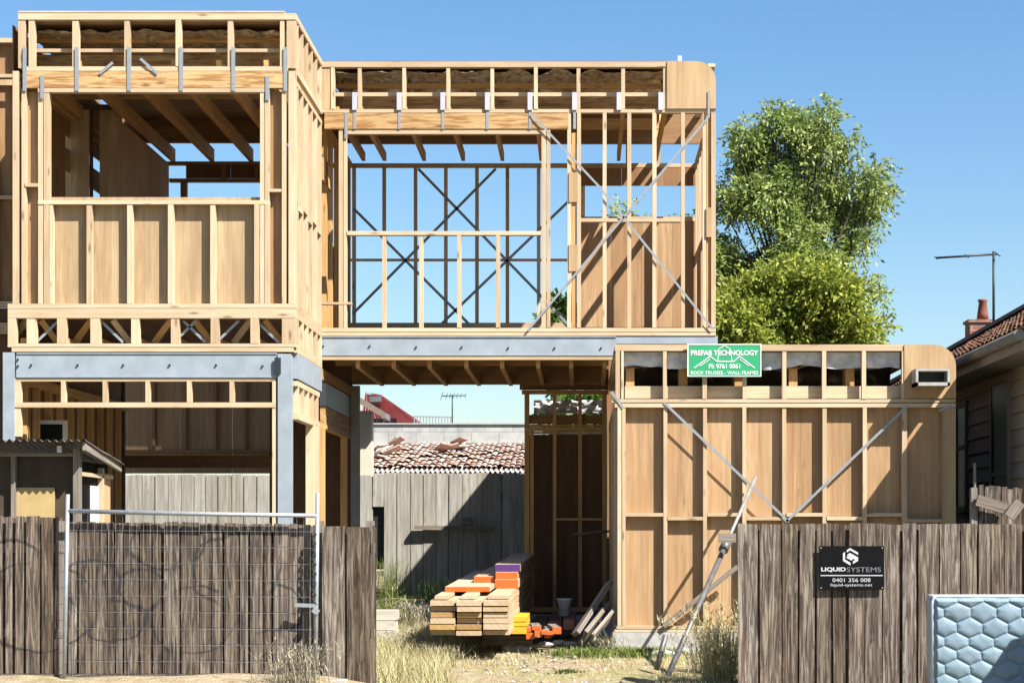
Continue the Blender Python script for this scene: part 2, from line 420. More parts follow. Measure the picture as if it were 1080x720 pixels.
# --- left box, upper wall
p = plates('wall_frame', [(40,284,93,97.5),(40,284,211,215.5),(8,312,320,325),(26,40,193,197),(284,297,199,202.5)], DL, .10, pine)
studs(p, 'stud', [(13,20,75,320),(22.5,27.5,93,320),(40,45.8,97.5,320),(46,52,97.5,320),(274,279,97.5,320),(279.2,284,97.5,320),(297,302,93,320),(304,312,75,320)], DL)
studs(p, 'jack_stud', [(52.2,56,215.5,320),(91,97,215.5,320),(134,140,215.5,320),(177,183,215.5,320),(221.5,227.5,215.5,320),(268,273.8,215.5,320)], DL)
sheet(p, 30, 274, 208, 322, DL+.10, ply, 2)
sheet(p, 27, 41, 97, 322, DL+.10, plyr)
sheet(p, 283, 299, 97, 322, DL+.10, plyr)
# --- floor frame of left box
p = plates('floor_frame', [(8,312,325,335.5),(8,312,362,366),(12,310,366.3,371)], DL, .12, pine)
studs(p, 'truss_end', [(8,17,335.5,362),(28,38.5,335.5,362),(60,70,335.5,362),(95,105.5,335.5,362),(138,147,335.5,362),(180,189,335.5,362),(222,231,335.5,362),(264,273,335.5,362),(297,312,335.5,362)], DL, .09)
for i, x in enumerate((20,52,88,128,172,214,256,288)):
    s_ = 1 if i % 2 else -1
    MB().bar(P(x-9*s_, 337, DL+.16), P(x+9*s_, 361, DL+.4), .07, .04).build('truss_web', pine_or if i % 3 else pine, p)
for i, x in enumerate((50,118,195,205,240,282)):
    s_ = 1 if i % 2 else -1
    straps(p, [(x-12*s_, 338, x+12*s_, 361)], DL+.1, .03)
for x in (22,66,100,142,184,226,268):      # floor truss chords running back into the building
    MB().box(X(x,DL)-.045, X(x,DL)+.045, DL+.13, DBK-.1, 3.84, 3.93).build('floor_joist', pine_or, p)
MB().box(X(17,DL), X(312,DL)-.1, DL+.13, DBK, 4.17, 4.2, 0).build('floor_deck', plyb, p)
# --- steel on left
sb = MB().pb(17, 292.5, 372, 398, DL+.01, .10).build('steel_beam', steel, house)
m = MB(); m.pb(17.5, 292, 372, 373.2, DL-.002, .02); m.pb(17.5, 292, 396.8, 398, DL-.002, .02); m.build('flange', steel, sb)
bolts(sb, [(19,379),(19,386),(33,385),(82,385),(130,385),(179,385),(228,385),(277,386),(291,393)], DL+.01)
for (a, b_) in ((3,15),(293,307)):
    MB().pb(a, b_, 371.5 if a < 10 else 373, 657, DL-.01, .15).build('steel_column', steel, house)
MB().pb(289.5, 296, 377, 394, DL-.03, .02).build('steel_cleat', darkm, house)
# --- transom frame and lower left
p = plates('transom_frame', [(15,291,398.4,402),(15,291,424,429.5)], DL+.01, .09, pine)
studs(p, 'jack_stud', [(15,22,402,460),(64,69,402,424),(108,113,402,424),(153,158,402,424),(197,202,402,424),(242,247,402,424),(287,291.5,402,650)], DL+.01)
# --- side return of left box (plane X = XR)
XR = X(312, DL)
def sidebox(m, y0, y1, z0, z1, dx=.09, x=None):
    x = XR if x is None else x
    return m.box(x-dx, x, y0, y1, z0, z1)
zt, zp, zf0, zf1 = Z(14,DL), Z(72,DL), Z(322,DL), Z(366,DL)
p = sframe('side_wall_frame', [sb_(DL+.1, DM+.02, zt-.075, zt), sb_(DL+.1, DM+.02, zp-.05, zp+.02), sb_(DL+.1, DM, Z(335,DL), Z(321,DL), .1), sb_(DL+.12, DM, Z(371,DL), Z(362,DL), .1), sb_(DL+.1, DM, zp-.19, zp-.13)], pine)
for i in range(6):
    y = DL+.16+i*.39
    m = MB(); sidebox(m, y, y+.045, zp+.02, zt-.075); m.build('parapet_stud', pine, p)
    m = MB(); sidebox(m, y, y+.045, Z(321,DL), zp-.19); m.build('stud', pine, p)
    m = MB(); sidebox(m, y-.02, y+.07, Z(362,DL), Z(335,DL)); m.build('truss_end', pine, p)
    if i < 5:
        zz = 5.45+.06*(i % 2)
        m = MB(); sidebox(m, y+.045, y+.39, zz, zz+.045); m.build('nogging', pine, p)
m = MB(); sidebox(m, DL+.15, DM, Z(398,DL), Z(371,DL), .1, XR-.002); ss = m.build('steel_beam', steel, house)
m = MB(); m.box(X(331,DM-.1), X(336,DM-.1), DM-.22, DM-.1, .45, Z(371,DL)); m.build('steel_column', steel, house)
p = sframe('side_transom_frame', [sb_(DL+.15, DM-.22, 3.37, 3.43), sb_(DL+.15, DM-.22, 2.98, 3.06)], pine)
for i in range(5):
    y = DL+.22+i*.4; m = MB(); sidebox(m, y, y+.05, 3.06, 3.37); m.build('jack_stud', pine, p)
for (y0, y1) in ((23.35,23.6),(23.62,23.85)):
    m = MB(); sidebox(m, y0, y1, .5, 2.98, .1); m.build('door_post', pine, p)

# --- main block, roof edge
p = plates('parapet_frame', [(338,704,65,71),(338,753,115,119)], DM, .10, pine)
studs(p, 'parapet_stud', [(349,353,71,115)]+[(x,x+4.3,71,115) for x in (377,424,470.5,517,563,608,655,699.5)], DM)
sheet(p, 338, 349, 70, 115, DM+.01, plyp, 1, .02)
MB().pb(352, 700, 97.5, 101.5, DM+.16, .06).build('batten', pine, p)
MB().pb(352, 700, 103, 115, DM+.55, .04).build('rim_board', lvl, p)
MB().pb(352, 700, 88, 93, DM+.5, .05).build('batten', pine_or, p)
def rounded(x0, x1, y0, y1, r, d):
    o = [(X(x0,d),Z(y1,d)),(X(x1,d),Z(y1,d))]
    for i in range(9):
        a = math.pi/2*i/8
        o.append((X(x1-r+r*math.cos(a),d), Z(y0+r-r*math.sin(a),d)))
    o.append((X(x0,d),Z(y0,d)))
    return o
MB().prism(rounded(703.5,755,65,115,21,DM), DM-.02, DM+.12).build('corner_gusset', plyp, p)
MB().pb(715, 719, 59, 65, DM+.3, .05).build('vent_pipe', plas, p)
lb = plates('lintel_beam', [(342,600,119,136)], DM-.004, .09, lvl)
plates('lintel_plate', [(365,572,136,141.5)], DM, .09, pine, lb)
bx = (374,421,467,514,559,606,653,697)
for x in bx:
    MB().pb(x-2.5, x+2.5, 97.5, 116, DM-.03, .028).build('joist_bracket', lav, p)
straps(lb, [(x,116,x,136) for x in bx[:6]], DM-.012, .035)
straps(lb, [(365,119,365,146)], DM-.012, .04)
# --- main block, upper wall
p = plates('wall_frame', [(338,755,345.5,350),(336,755,350.3,354),(366,571,243.5,248),(612,718,230,234),(320,371,318.3,321)], DM, .10, pine)
studs(p, 'stud', [(357,362,136,345.5),(362.3,366,141.5,345.5),(571,576,137,345.5),(576.3,580.5,137,345.5),(598,602.5,119,345.5),(608.5,613,119,345.5),(635.5,640,119,345.5),(661.5,666,119,345.5),(688,692.5,119,345.5),(718,722.5,119,345.5),(741,745,119,345.5),(750,755,119,345.5)], DM)
studs(p, 'jack_stud', [(x,x+4.6,248,345.5) for x in (403,442,482,523)], DM)
plates('packing_stud', [(602.5,608.5,140,345)], DM+.02, .07, pine_or, p)
for (a, b_) in ((182,213),(258,286)):
    MB().pb(600, 609.5, a, b_, DM-.016, .014).build('splice_plate', plyp, p)
MB().pb(745, 750.5, 219, 250, DM-.016, .014).build('splice_plate', plyp, p)
plates('packing_stud', [(745,750,119,345)], DM+.02, .07, pine_or, p)
straps(p, [(747,124,556,349),(560,120,632,197),(632,197,752,347),(747.5,96,747.5,124)], DM-.032, .027)
# --- floor edge of main block
sb = MB().pb(333.5, 650, 354.3, 375, DM+.01, .10).build('steel_beam', steel, house)
MB().pb(650, 757, 354.3, 362.5, DM+.01, .10).build('steel_beam', steel, house)
m = MB(); m.pb(334, 650, 354.3, 355.5, DM-.004, .02); m.pb(334, 650, 373.8, 375, DM-.004, .02); m.build('flange', steel, sb)
bolts(sb, [(341,365),(390,365),(439,366),(487,366),(536,367),(585,367),(634,367)], DM+.01)
p = plates('floor_frame', [(335,650,375.3,379.5)], DM, .10, pine)
MB().box(XR+.002, X(755,DM), DM+.12, DBK, 4.17, 4.2, 0).build('floor_deck', plyb, p)
for x in (374,412,450,489,527,565,600,636):
    MB().box(X(x,DM), X(x,DM)+.055, DM+.12, DBK-.05, 3.77, 3.90).build('floor_joist', pine_or, p)
    MB().box(X(x,DM)+.003, X(x,DM)+.052, DM+.12, DBK-.05, 4.07, 4.167).build('floor_joist', pine_or, p)
MB().box(XR, X(640,DBK), DBK-.05, DBK+.0, 3.79, 4.165).build('rim_board', plyd, p)
MB().box(XR, X(640,DBK), DM+1.3, DM+1.36, 3.91, 4.06).build('strong_back', pine_or, p)
# --- rear wall of main block (open, sky behind)
zr = Z(172,DBK)
p = plates('wall_frame', [(338,742,172,176.5),(366,612,272.5,275),(338,742,340,346)], DBK, .09, pine)
studs(p, 'stud', [(x,x+4,176.5,340) for x in (371,403,436,468,501,533,566,598)], DBK, .09, pine)
straps(p, [(441,178,560,301),(523,178,372,331),(373,220,497,344),(600,212,463,344),(560,301,600,343)], DBK-.012, .04, bracem)
sheet(p, 612, 742, 177, 196, DBK-.03, plyd, 3)
MB().pb(612, 742, 228.5, 233, DBK-.02, .1).build('window_sill', pine, p)
sheet(p, 612, 742, 233, 345, DBK-.03, plyr, 4)
studs(p, 'stud', [(612,617,196,228),(735,741,196,228)], DBK, .09, pine)
studs(p, 'jack_stud', [(636,640,152,172),(660,664,152,172),(693,697,152,172)], DBK, .09, pine)
# ceiling chords + rim boards + roof deck
p = MB().box(XR, X(742,DBK), DBK-.02, DBK+.03, Z(152,DBK), 7.72).build('roof_frame', plyd, house)
for i, x in enumerate((352,377,424,470.5,517,563,608,655,699.5)):
    xx = X(x, DM)
    MB().box(xx, xx+.05, DM+.12, DBK-.03, 7.03, 7.15, 1).build('ceiling_joist', pine_or, p)
    if i % 2 == 0:
        for k in range(3):
            a = DM+.3+k*.95
            MB().bar((xx+.025, a, 7.15), (xx+.025, a+.45, 7.62), .045, .07, (0,1,0)).build('truss_web', pine_or, p)
MB().box(XR, X(700,DM), DM+1.5, DM+1.56, 7.16, 7.30).build('strong_back', pine_or, p)
MB().box(XR, X(722,DM), DM+.12, DBK, 7.70, 7.74, 0).build('roof_deck', plyd, p)
def drape(x0, x1, y0, y1, z, amp, seed, nu=60, nv=14, sag=0):
    def fn(u, v):
        x = x0+(x1-x0)*u; y = y0+(y1-y0)*v
        n = noise.fractal(Vector((x*4.0, y*3, seed)), 1.0, 2.0, 4)-1.2*abs(noise.noise(Vector((x*2.2+y*2, y*6, seed+4))))
        return (x, y, z+amp*n)
    return fn
MB().grid(drape(X(350,DM), X(702,DM), DM+.13, DM+1.6, 7.62, .05, 3), 220, 36).build('insulation_blanket', foil, p)
MB().grid(drape(X(24,DL), X(300,DL), DL+.13, DL+1.6, 7.55, .045, 9), 200, 36).build('insulation_blanket', foil, p)
# right end wall of main block
XE = X(755, DM)
p = sframe('end_wall_frame', [sb_(DM+.1, DBK, 6.98, 7.03, .09, XE), sb_(DM+.1, DBK, 4.2, 4.26, .09, XE), sb_(DM+.1, DBK, 7.66, 7.7, .09, XE), sb_(DM+.1, DBK, 5.62, 5.67, .09, XE)], pine)
for i in range(7):
    y = DM+.18+i*.46
    m = MB(); sidebox(m, y, y+.045, 4.26, 6.98, .088, XE); m.build('stud', pine, p)
m = MB(); m.box(XE-.1, XE-.095, DM+1.5, DM+2.4, 4.26, 5.6); m.build('plywood_sheet', plyr, p)
# left partition of main opening (receding wall, studs seen through)
p = sframe('partition_frame', [sb_(DM+.1, DBK, 6.95, 7.02), sb_(DM+.1, DBK, 4.2, 4.26), sb_(DM+.1, DM+.9, 6.2, 6.5)], pine_or)
for y in (24.5,24.56,25.1,25.9,26.5,27.0):
    m = MB(); sidebox(m, y, y+.05, 4.26, 6.95); m.build('stud', pine_or, p)
m = MB(); m.box(XR-.1, XR-.094, 25.15, 26.5, 4.25, 5.6); m.build('plywood_sheet', plyb, p)
# --- left box upper interior
p = plates('partition_frame', [(55,128,110,116),(63,128,211,216)], 24.4, .09, plyb)
sheet(p, 62, 94, 116, 300, 24.4, ply, 1); sheet(p, 105, 129, 116, 300, 24.4, ply)
for (ya, yb) in ((24.41,25.1),(25.103,25.9),(25.903,26.6),(26.603,DBK)):
    MB().box(X(178,DBK)-.012, X(178,DBK)+random.uniform(0,.006), ya, yb, 4.2, 7.0, 2).build('plywood_sheet', plyr, p)
studs(p, 'stud', [(94,97,116,300)], 24.5, .09, plyb)
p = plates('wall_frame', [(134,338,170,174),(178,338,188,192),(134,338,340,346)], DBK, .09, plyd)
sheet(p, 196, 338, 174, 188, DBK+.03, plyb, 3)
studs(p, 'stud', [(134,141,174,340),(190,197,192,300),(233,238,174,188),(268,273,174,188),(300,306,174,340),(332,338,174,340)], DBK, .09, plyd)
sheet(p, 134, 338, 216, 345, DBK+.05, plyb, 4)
p = MB().box(X(72,DM)-.3, XR, DBK-.02, DBK+.03, Z(151,DBK), 7.66).build('roof_frame', plyd, house)
for x in (22,76,127,178,226,276):
    xx = X(x, DL); MB().box(xx, xx+.06, DL+.13, DBK-.03, 7.02, 7.2, 1).build('ceiling_joist', pine_or, p)
MB().box(X(17,DL), XR-.1, 24.0, 24.06, 7.2, 7.4).build('strong_back', pine_or, p)
MB().box(X(17,DL), XR, DL+.12, DBK, 7.62, 7.65, 0).build('roof_deck', plyd, p)
XL = X(13, DL)
m = MB(); m.hexa([(XL,DBK+.04,7.66),(0,DBK+.04,7.66),(0,28.2,7.9),(XL,28.2,7.9),(XL,DBK+.04,7.69),(0,DBK+.04,7.69),(0,28.2,7.93),(XL,28.2,7.93)],(6,1,.03),0); m.build('added_shade_eave', plyd, p)  # hidden overhang added to keep sun off the upper part of the lower rear wall
# outer left wall of left box
XL = X(13, DL)
p = sframe('side_wall_frame', [(XL-.01, XL+.08, DL+.1, DBK, a, b) for a, b in ((4.2,4.26),(6.98,7.03),(3.4,3.5))], pine_or)
for i in range(10):
    y = DL+.3+i*.5
    MB().box(XL, XL+.08, y, y+.045, .5, 3.4).build('stud', pine_or, p)
MB().box(XL-.03, XL-.016, DL+.1, DBK, .5, 4.2, 2).build('plywood_sheet', plyd, p)
MB().box(XL-.03, XL-.016, DL+.1, DM+.1, 4.2, 7.6, 2).build('plywood_sheet', plyd, p)
MB().box(XL-.03, XL-.016, DM+.1, DBK, 6.33, 6.62, 1).build('plywood_sheet', plyd, p)
MB().box(XL-.03, XL-.016, DM+.1, DBK, 6.78, 7.6, 1).build('plywood_sheet', plyd, p)
# --- lower left interior: rear wall with opening, set back beyond the upper floor
DW = 29.85
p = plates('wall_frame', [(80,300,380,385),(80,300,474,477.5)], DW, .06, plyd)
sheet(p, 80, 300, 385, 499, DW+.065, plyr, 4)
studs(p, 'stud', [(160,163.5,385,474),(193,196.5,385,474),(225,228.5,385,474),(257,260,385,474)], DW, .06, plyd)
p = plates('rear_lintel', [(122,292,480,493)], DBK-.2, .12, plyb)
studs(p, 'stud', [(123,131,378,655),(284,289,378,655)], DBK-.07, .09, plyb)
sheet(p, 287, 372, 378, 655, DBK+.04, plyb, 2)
MB().box(X(17,DL), XR-.1, DL+.2, DBK, .30, .47).build('floor_slab', conc, house)
w = MB(); 
for (a,b_,c,e) in ((17,70,443,447),(17,20,447,470),(66,70,447,470)): w.pb(a,b_,c,e,23.0,.06)
wf = w.build('window', white_paint, house); MB().pb(20,66,447,470,23.03,.01).build('pane', glassd, wf)
# --- passage, left wall below first floor
p = sframe('passage_wall_frame', [sb_(DM+.02, DBK-.1, 3.62, 3.76), sb_(DM+.02, DBK-.1, 3.0, 3.06)], pine_or)
m = MB(); sidebox(m, DM+.35, DBK-.15, 3.3, 3.6, .08, XR-.003); m.build('steel_beam', steel, p)
m = MB(); sidebox(m, DM+.35, DBK-.15, 3.06, 3.29, .07, XR-.006); m.build('lintel_beam', lvl, p)
for (y0,y1) in ((DM+.02,DM+.3),(26.6,26.75)):
    m = MB(); sidebox(m, y0, y1, .45, 3.0, .09); m.build('stud', pine_or, p)
MB().box(X(371,DBK), X(380,DBK), DBK-.12, DBK-.01, .4, 3.77).build('steel_column', plain('grey_post', (.30,.29,.28), .7), p)
# --- passage, framed wall facing us
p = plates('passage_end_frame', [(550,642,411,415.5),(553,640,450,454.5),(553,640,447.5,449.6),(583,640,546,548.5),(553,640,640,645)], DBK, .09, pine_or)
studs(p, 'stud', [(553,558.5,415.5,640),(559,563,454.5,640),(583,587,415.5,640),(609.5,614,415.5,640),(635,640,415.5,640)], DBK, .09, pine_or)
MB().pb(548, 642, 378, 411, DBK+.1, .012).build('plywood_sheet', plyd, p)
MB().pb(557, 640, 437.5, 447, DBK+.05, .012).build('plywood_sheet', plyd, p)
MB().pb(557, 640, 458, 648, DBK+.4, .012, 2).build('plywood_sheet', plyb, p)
MB().bar(P(608, 563, DBK-.02), P(640, 560, DBK-.4), .1, .03, (0,0,1)).build('shelf_board', greytim, p)
MB().pb(556, 640, 455, 457.5, DBK+.35, .03).build('batten', whitefoil, p)
MB().grid(lambda u, v: (X(563+73*u,DBK+.5), DBK+.5+.1*noise.noise(Vector((u*9,v*6,0))), Z(436-14*v+2*noise.noise(Vector((u*7,2,0))),DBK+.5)), 40, 8).build('insulation_blanket', whitefoil, p)
# --- garage box
XG0, XG1 = X(648,DR), X(1008,DR)
p = plates('parapet_frame', [(648,954,363,370),(645,1008,420.5,424.5),(648,1008,425,429.5)], DR, .10, pine)
studs(p, 'parapet_stud', [(649,654,370,420.5),(655,658,370,420.5)]+[(x,x+4.6,370,420.5) for x in (699,741,783,825,867,909,951)], DR)
MB().prism(rounded(953.5,1008,363.5,420,23,DR), DR-.016, DR+.12).build('corner_gusset', plyp, p)
MB().pb(659, 954, 407, 420, DR+.12, .04).build('backing_board', pine, p)
for (x, a) in ((660,376),(716,380),(774,384),(832,385),(892,386)):
    MB().pb(x, x+9, a, 407, DR+.2, .3, 2).build('truss_block', pine_or, p)
for (x, a) in ((660,376),(716,380),(774,384),(832,385),(892,386)):
    MB().pb(x-.7, x+10, a-3.5, a-.2, DR+.15, .4, 1).build('truss_block', pine, p)
p2 = MB().box(XG0, XG1-.25, DR+.12, DBK, Z(371,DR)+.0, Z(365,DR), 0).build('roof_deck', plyb, house)
def roll(u, v):
    x = XG0+.1+(XG1-XG0-.7)*u
    y = DR+.13+.8*v
    n = noise.fractal(Vector((x*2.6, y*2, 5)), 1, 2, 4)
    return (x, y, Z(376,DR)-.05*(1-v)+.06*n-.07*abs(math.sin(x*3.3)))
MB().grid(roll, 110, 12).build('insulation_blanket', whitefoil, p2)
def wrap(u, v):
    x = XG0+.06+(X(954,DR)-XG0-.1)*u
    low = Z(385,DR)+.05*noise.fractal(Vector((x*2.4,1,1)),1,2,3)-.03*abs(math.sin(x*3.7+2*noise.noise(Vector((x,0,0)))))
    zt_ = Z(370.6,DR)
    return (x, DR+.085+.02*noise.noise(Vector((x*6,v*4,2)))+.03*v, zt_+(low-zt_)*v)
MB().grid(wrap, 150, 8).build('insulation_blanket', whitefoil, p2)
def foilcurt(u, v):
    x = XG0+.1+(XG1-XG0-.7)*u
    n = noise.fractal(Vector((x*2.2, v*3, 8)), 1, 2, 4)
    return (x, DR+1.0+.35*v+.12*n, 3.72-.75*v)
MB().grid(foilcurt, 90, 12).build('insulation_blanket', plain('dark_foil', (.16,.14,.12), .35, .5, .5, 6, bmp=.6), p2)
p = plates('wall_frame', [(650,995,659.5,663),(648,1008,663.2,666.2)], DR, .10, pine)
gst = [(651,655.5),(656,660),(699.5,704),(741.5,746),(783,787.5),(825,829.5),(867.5,872),(910,914.5),(951.5,957)]
studs(p, 'stud', [(a,b_,429.5,659.5) for (a,b_) in gst], DR)
for i in range(2, len(gst)+0):
    a, b_ = gst[i-1][1], gst[i][0]; yy = 540.5 if i % 2 == 0 else 544.5
    MB().pb(a, b_, yy, yy+3.8, DR+jit(), .09).build('nogging', pine, p)
MB().pb(957, 994, 547, 550.5, DR, .09).build('nogging', pine, p)
for (a, b_) in ((660,744),(744,828),(828,912),(912,995)):
    sheet(p, a-.5, b_+.5, 428, 662, DR+.10, plyr)
MB().pb(994.5, 1008, 429.8, 663, DR-.01, .11, 2).build('end_panel', plyp, p)
straps(p, [(700,424,832,550),(957,428,829,550),(645,413,657,430),(1003,428,990,433)], DR-.014, .03)
MB().bar(P(700,660,DR-.06), P(778,597,DR-.1), .055, .04).build('brace_timber', greytim, p)
b_ = MB()
for (a,c,e,f) in ((966,1002,388.5,391),(966,968.5,391,406.5),(999.5,1002,391,406.5),(966,1002,403,406.5)): b_.pb(a,c,e,f,DR-.3,.28)
ro = b_.build('rain_outlet', plain('pale_outlet', (.42,.41,.38), .6), house); MB().pb(968.5,999.5,391,403,DR-.06,.03).build('outlet_back', darkm, ro)
# garage side walls + slab
p = sframe('side_wall_frame', [(XG0, XG0+.09, DR+.1, DBK, a, b) for a, b in ((Z(370,DR)-.1, Z(370,DR)-.02),(.5,.55),(Z(430,DR), Z(421,DR)))], pine)
for i in range(10):
    y = DR+.35+i*.48; MB().box(XG0, XG0+.088, y, y+.045, .55, Z(430,DR)).build('stud', pine, p)
MB().box(XG0+.095, XG0+.107, DR+.12, DBK, .5, 3.6, 2).build('plywood_sheet', plyd, p)
MB().box(XG1-.02, XG1-.008, DR+.12, DBK+2, .5, 3.5, 2).build('side_panel', plyd, p)
MB().box(XG0+.1, XG1, DBK+1.9, DBK+1.95, .5, 3.6, 2).build('rear_panel', plyb, p)
MB().box(XG0-.02, XG1+.0, DR-.03, DBK+1.9, .1, Z(666.4,DR)).build('floor_slab', conc, house)
MB().box(X(548,DBK), XG0-.022, 24.4, DBK+.5, .2, .44).build('floor_slab', conc, house)
# --- rear wing behind the garage with a roof falling towards the back
m = MB(); x0_, x1_ = .35, 1.55
m.hexa([(x0_,28.5,.4),(x1_,28.5,.4),(x1_,31.7,.4),(x0_,31.7,.4),(x0_,28.5,5.8),(x1_,28.5,5.8),(x1_,31.7,5.19),(x0_,31.7,5.19)],(x1_-x0_,3.2,5.5),2)
m.build('rear_wing', plyd, house)
# --- adjoining unit at the far left
p = plates('adjoining_wall_frame', [(-40,19,40,45),(-40,19,78,82),(-40,19,206,210),(-40,19,318,324),(-40,19,340,352)], DM, .09, pine)
sheet(p, -40, 19, 46, 318, DM+.1, plyd, 3); sheet(p, -40, 19, 325, 640, DM+.1, plyb, 3)
studs(p, 'stud', [(x,x+4,45,318) for x in (-30,-8,13)], DM, .09, plyd)
sheet(p, -40, 19, 84, 90, DM-.05, plyp)

# ------------------------------------------------------------------ signs
def text_mesh(s, w, h, x, z, y, mat, parent, bold=0, name='lettering'):
    cu = bpy.data.curves.new('txt', 'FONT'); cu.body = s; cu.size = 1; cu.extrude = .0; cu.offset = bold
    o = bpy.data.objects.new('txt', cu); col.objects.link(o)
    bpy.context.view_layer.update()
    me = bpy.data.meshes.new_from_object(o.evaluated_get(bpy.context.evaluated_depsgraph_get()))
    col.objects.unlink(o); bpy.data.objects.remove(o)
    xs_ = [v.co.x for v in me.vertices]; ys_ = [v.co.y for v in me.vertices]
    sx = w/(max(xs_)-min(xs_)); sy = h/(max(ys_)-min(ys_)); x0 = (max(xs_)+min(xs_))/2; y0 = (max(ys_)+min(ys_))/2
    for v in me.vertices: v.co = Vector(((v.co.x-x0)*sx, 0, (v.co.y-y0)*sy))
    me.materials.append(mat)
    ob = bpy.data.objects.new(name, me); col.objects.link(ob); ob.parent = parent
    ob.location = Vector((x, y, z))-Vector(parent['_w']); return ob
ds = DR-.055; k = ds/F
gs = thing('site_sign', 'green sign with white lettering fixed to the top of the garage frame', 'sign', P(764,397,ds))
MB().pb(725, 803, 362.5, 397, ds, .02).build('board', greenp, gs)
m = MB()
for q in ((725,803,362.5,363.6),(725,803,395.9,397),(725,726.1,363.6,395.9),(801.9,803,363.6,395.9)): m.pb(*q, ds-.004, .003)
m.build('border', whiteink, gs)
yt = ds-.004
text_mesh('PREFAB TECHNOLOGY', 71*k, 5.4*k, X(764,ds), Z(372,ds), yt, whiteink, gs, .03)
text_mesh('Ph 9761 0061', 33*k, 5*k, X(764,ds), Z(386,ds), yt, whiteink, gs, .02)
text_mesh('ROOF TRUSSES - WALL FRAMES', 71*k, 3.6*k, X(764,ds), Z(393,ds), yt, whiteink, gs, .015)
m = MB()
def ln(mm, pts, w=.011, dd=None):
    for a, c in zip(pts, pts[1:]): mm.bar(P(*a,dd), P(*c,dd), w, .003)
ln(m, [(732,388),(749,375.5),(756,381),(774,381),(780,375.5),(796,388)], .012, ds-.003)
ln(m, [(738,386),(749,378.5)], .008, ds-.003); ln(m, [(780,378.5),(790,386)], .008, ds-.003)
ln(m, [(757,380),(758,368),(764,364.2),(770,368),(772,380)], .008, ds-.003)
m.build('roof_emblem', whiteink, gs)
ds = DF-.05; k = ds/F
bs = thing('company_sign', 'black sign with grey hexagon emblem and lettering screwed to the brown paling fence', 'sign', P(898,622,ds))
MB().pb(864, 932.5, 575.5, 621.5, ds, .012).build('board', blackp, bs)
yt = ds-.003
text_mesh('LIQUID', 26*k, 5*k, X(879,ds), Z(600.3,ds), yt, greyink, bs, .035)
text_mesh('SYSTEMS', 36*k, 5*k, X(911,ds), Z(600.3,ds), yt, dimink, bs, 0)
text_mesh('0401 356 008', 40*k, 4*k, X(898,ds), Z(611.3,ds), yt, greyink, bs)
text_mesh('liquid-systems.net', 44*k, 3.8*k, X(898,ds), Z(616.8,ds), yt, greyink, bs)
MB().pb(865.5, 931, 606, 607, ds-.003, .002).build('rule_line', greyink, bs)
m = MB()
def pol(mm, pts, y0, y1): mm.prism([(X(a,ds),Z(c,ds)) for a,c in pts], y0, y1)
pol(m, [(889,583),(891.2,581.6),(891.2,589.5),(897,593),(897,596),(889,591.2)][::-1], ds-.004, ds-.001)
pol(m, [(893,579.8),(896.5,577.5),(905,582.4),(905,584.8),(896.7,580),(893,582.2)][::-1], ds-.004, ds-.001)
pol(m, [(893.5,584.5),(896.5,582.6),(905,587.5),(905,591),(899.5,594.4),(899.5,591.6),(902,590),(893.5,585.5)][::-1], ds-.004, ds-.001)
pol(m, [(893,586.5),(895,586),(899.8,588.8),(898,590.8),(893,588)][::-1], ds-.004, ds-.001)
m.build('hexagon_emblem', greyink, bs)
for (a, c) in ((866,577.5),(930.5,577.5),(866,619.5),(930.5,619.5)):
    q = P(a, c, ds); MB().tube([q, q-Vector((0,.006,0))], .007, 8).build('screw', galv, bs)

# ------------------------------------------------------------------ fences
def palings(m, px0, px1, d, top, zbot, w0, w1, lap=True, wob=1.0, deep=.055, gaps=(.9,1.8,2.4,2.8,3.4)):
    def one(xa, xb, y, tp, wv):
        xa, xb = X(xa,d), X(xb,d); lean = random.uniform(-.008,.008); z1 = Z(tp,d); z0 = zbot(xa); th = .018; cut = random.uniform(-.01,.01)
        yb = random.uniform(-.006,.006)
        m.hexa([(xa,y,z0),(xb,y+yb,z0),(xb,y+th+yb,z0),(xa,y+th,z0),(xa+lean,y,z1),(xb+lean,y+yb,z1+cut),(xb+lean,y+th+yb,z1+cut),(xa+lean,y+th,z1)], (xb-xa, th, z1-z0), 2)
    x = px0
    while x < px1-1:
        w = min(random.uniform(w0, w1), px1-x); gap = random.choice(gaps) if lap else random.uniform(.3,.9)
        one(x, x+w-gap, d+random.uniform(-.004,.004), top(x)+random.uniform(-wob, wob), w)
        if lap: one(x+w-gap-5, min(px1, x+w+5), d+deep, top(x)+random.uniform(0,2), 10)
        x += w
def gpl(x): return g(x, DF)-.02
fl = thing('paling_fence', 'weathered brown paling fence with faint spray marks on the left, behind the wire panel', 'fence', (X(190,DF), DF, gpl(-4)))
m = MB(); palings(m, -14, 63, DF, lambda x: 545, lambda x: .27, 9, 22); 
palings(m, 72, 336, DF, lambda x: 549.5+(x-72)*.012, lambda x: .27, 8, 22)
palings(m, 340, 396, DF, lambda x: 554.5, lambda x: .1, 17, 27)
m.build('paling_panel', spraypal, fl)
for zz in (.62, 1.45): MB().box(X(-14,DF), X(395,DF), DF+.045, DF+.09, zz, zz+.09).build('rail', greytim, fl)
for x in (66, 337, 390): MB().pb(x-4, x+4, 549, 735, DF+.05, .09, 2).build('post', greytim, fl)
MB().box(X(-14,DF), X(338,DF), DF-.01, DF+.04, .12, .265).build('plinth_board', oldpal, fl)
fr = thing('paling_fence', 'weathered brown paling fence on the right carrying the black sign', 'fence', (X(930,DF), DF, .08))
m = MB(); palings(m, 778.5, 1125, DF, lambda x: 551.5+(x-778)*.002, lambda x: .06, 14, 24, True, .8)
m.build('paling_panel', oldpal, fr)
for zz in (.5, 1.4): MB().box(X(780,DF), X(1125,DF), DF+.045, DF+.09, zz, zz+.09).build('rail', greytim, fr)
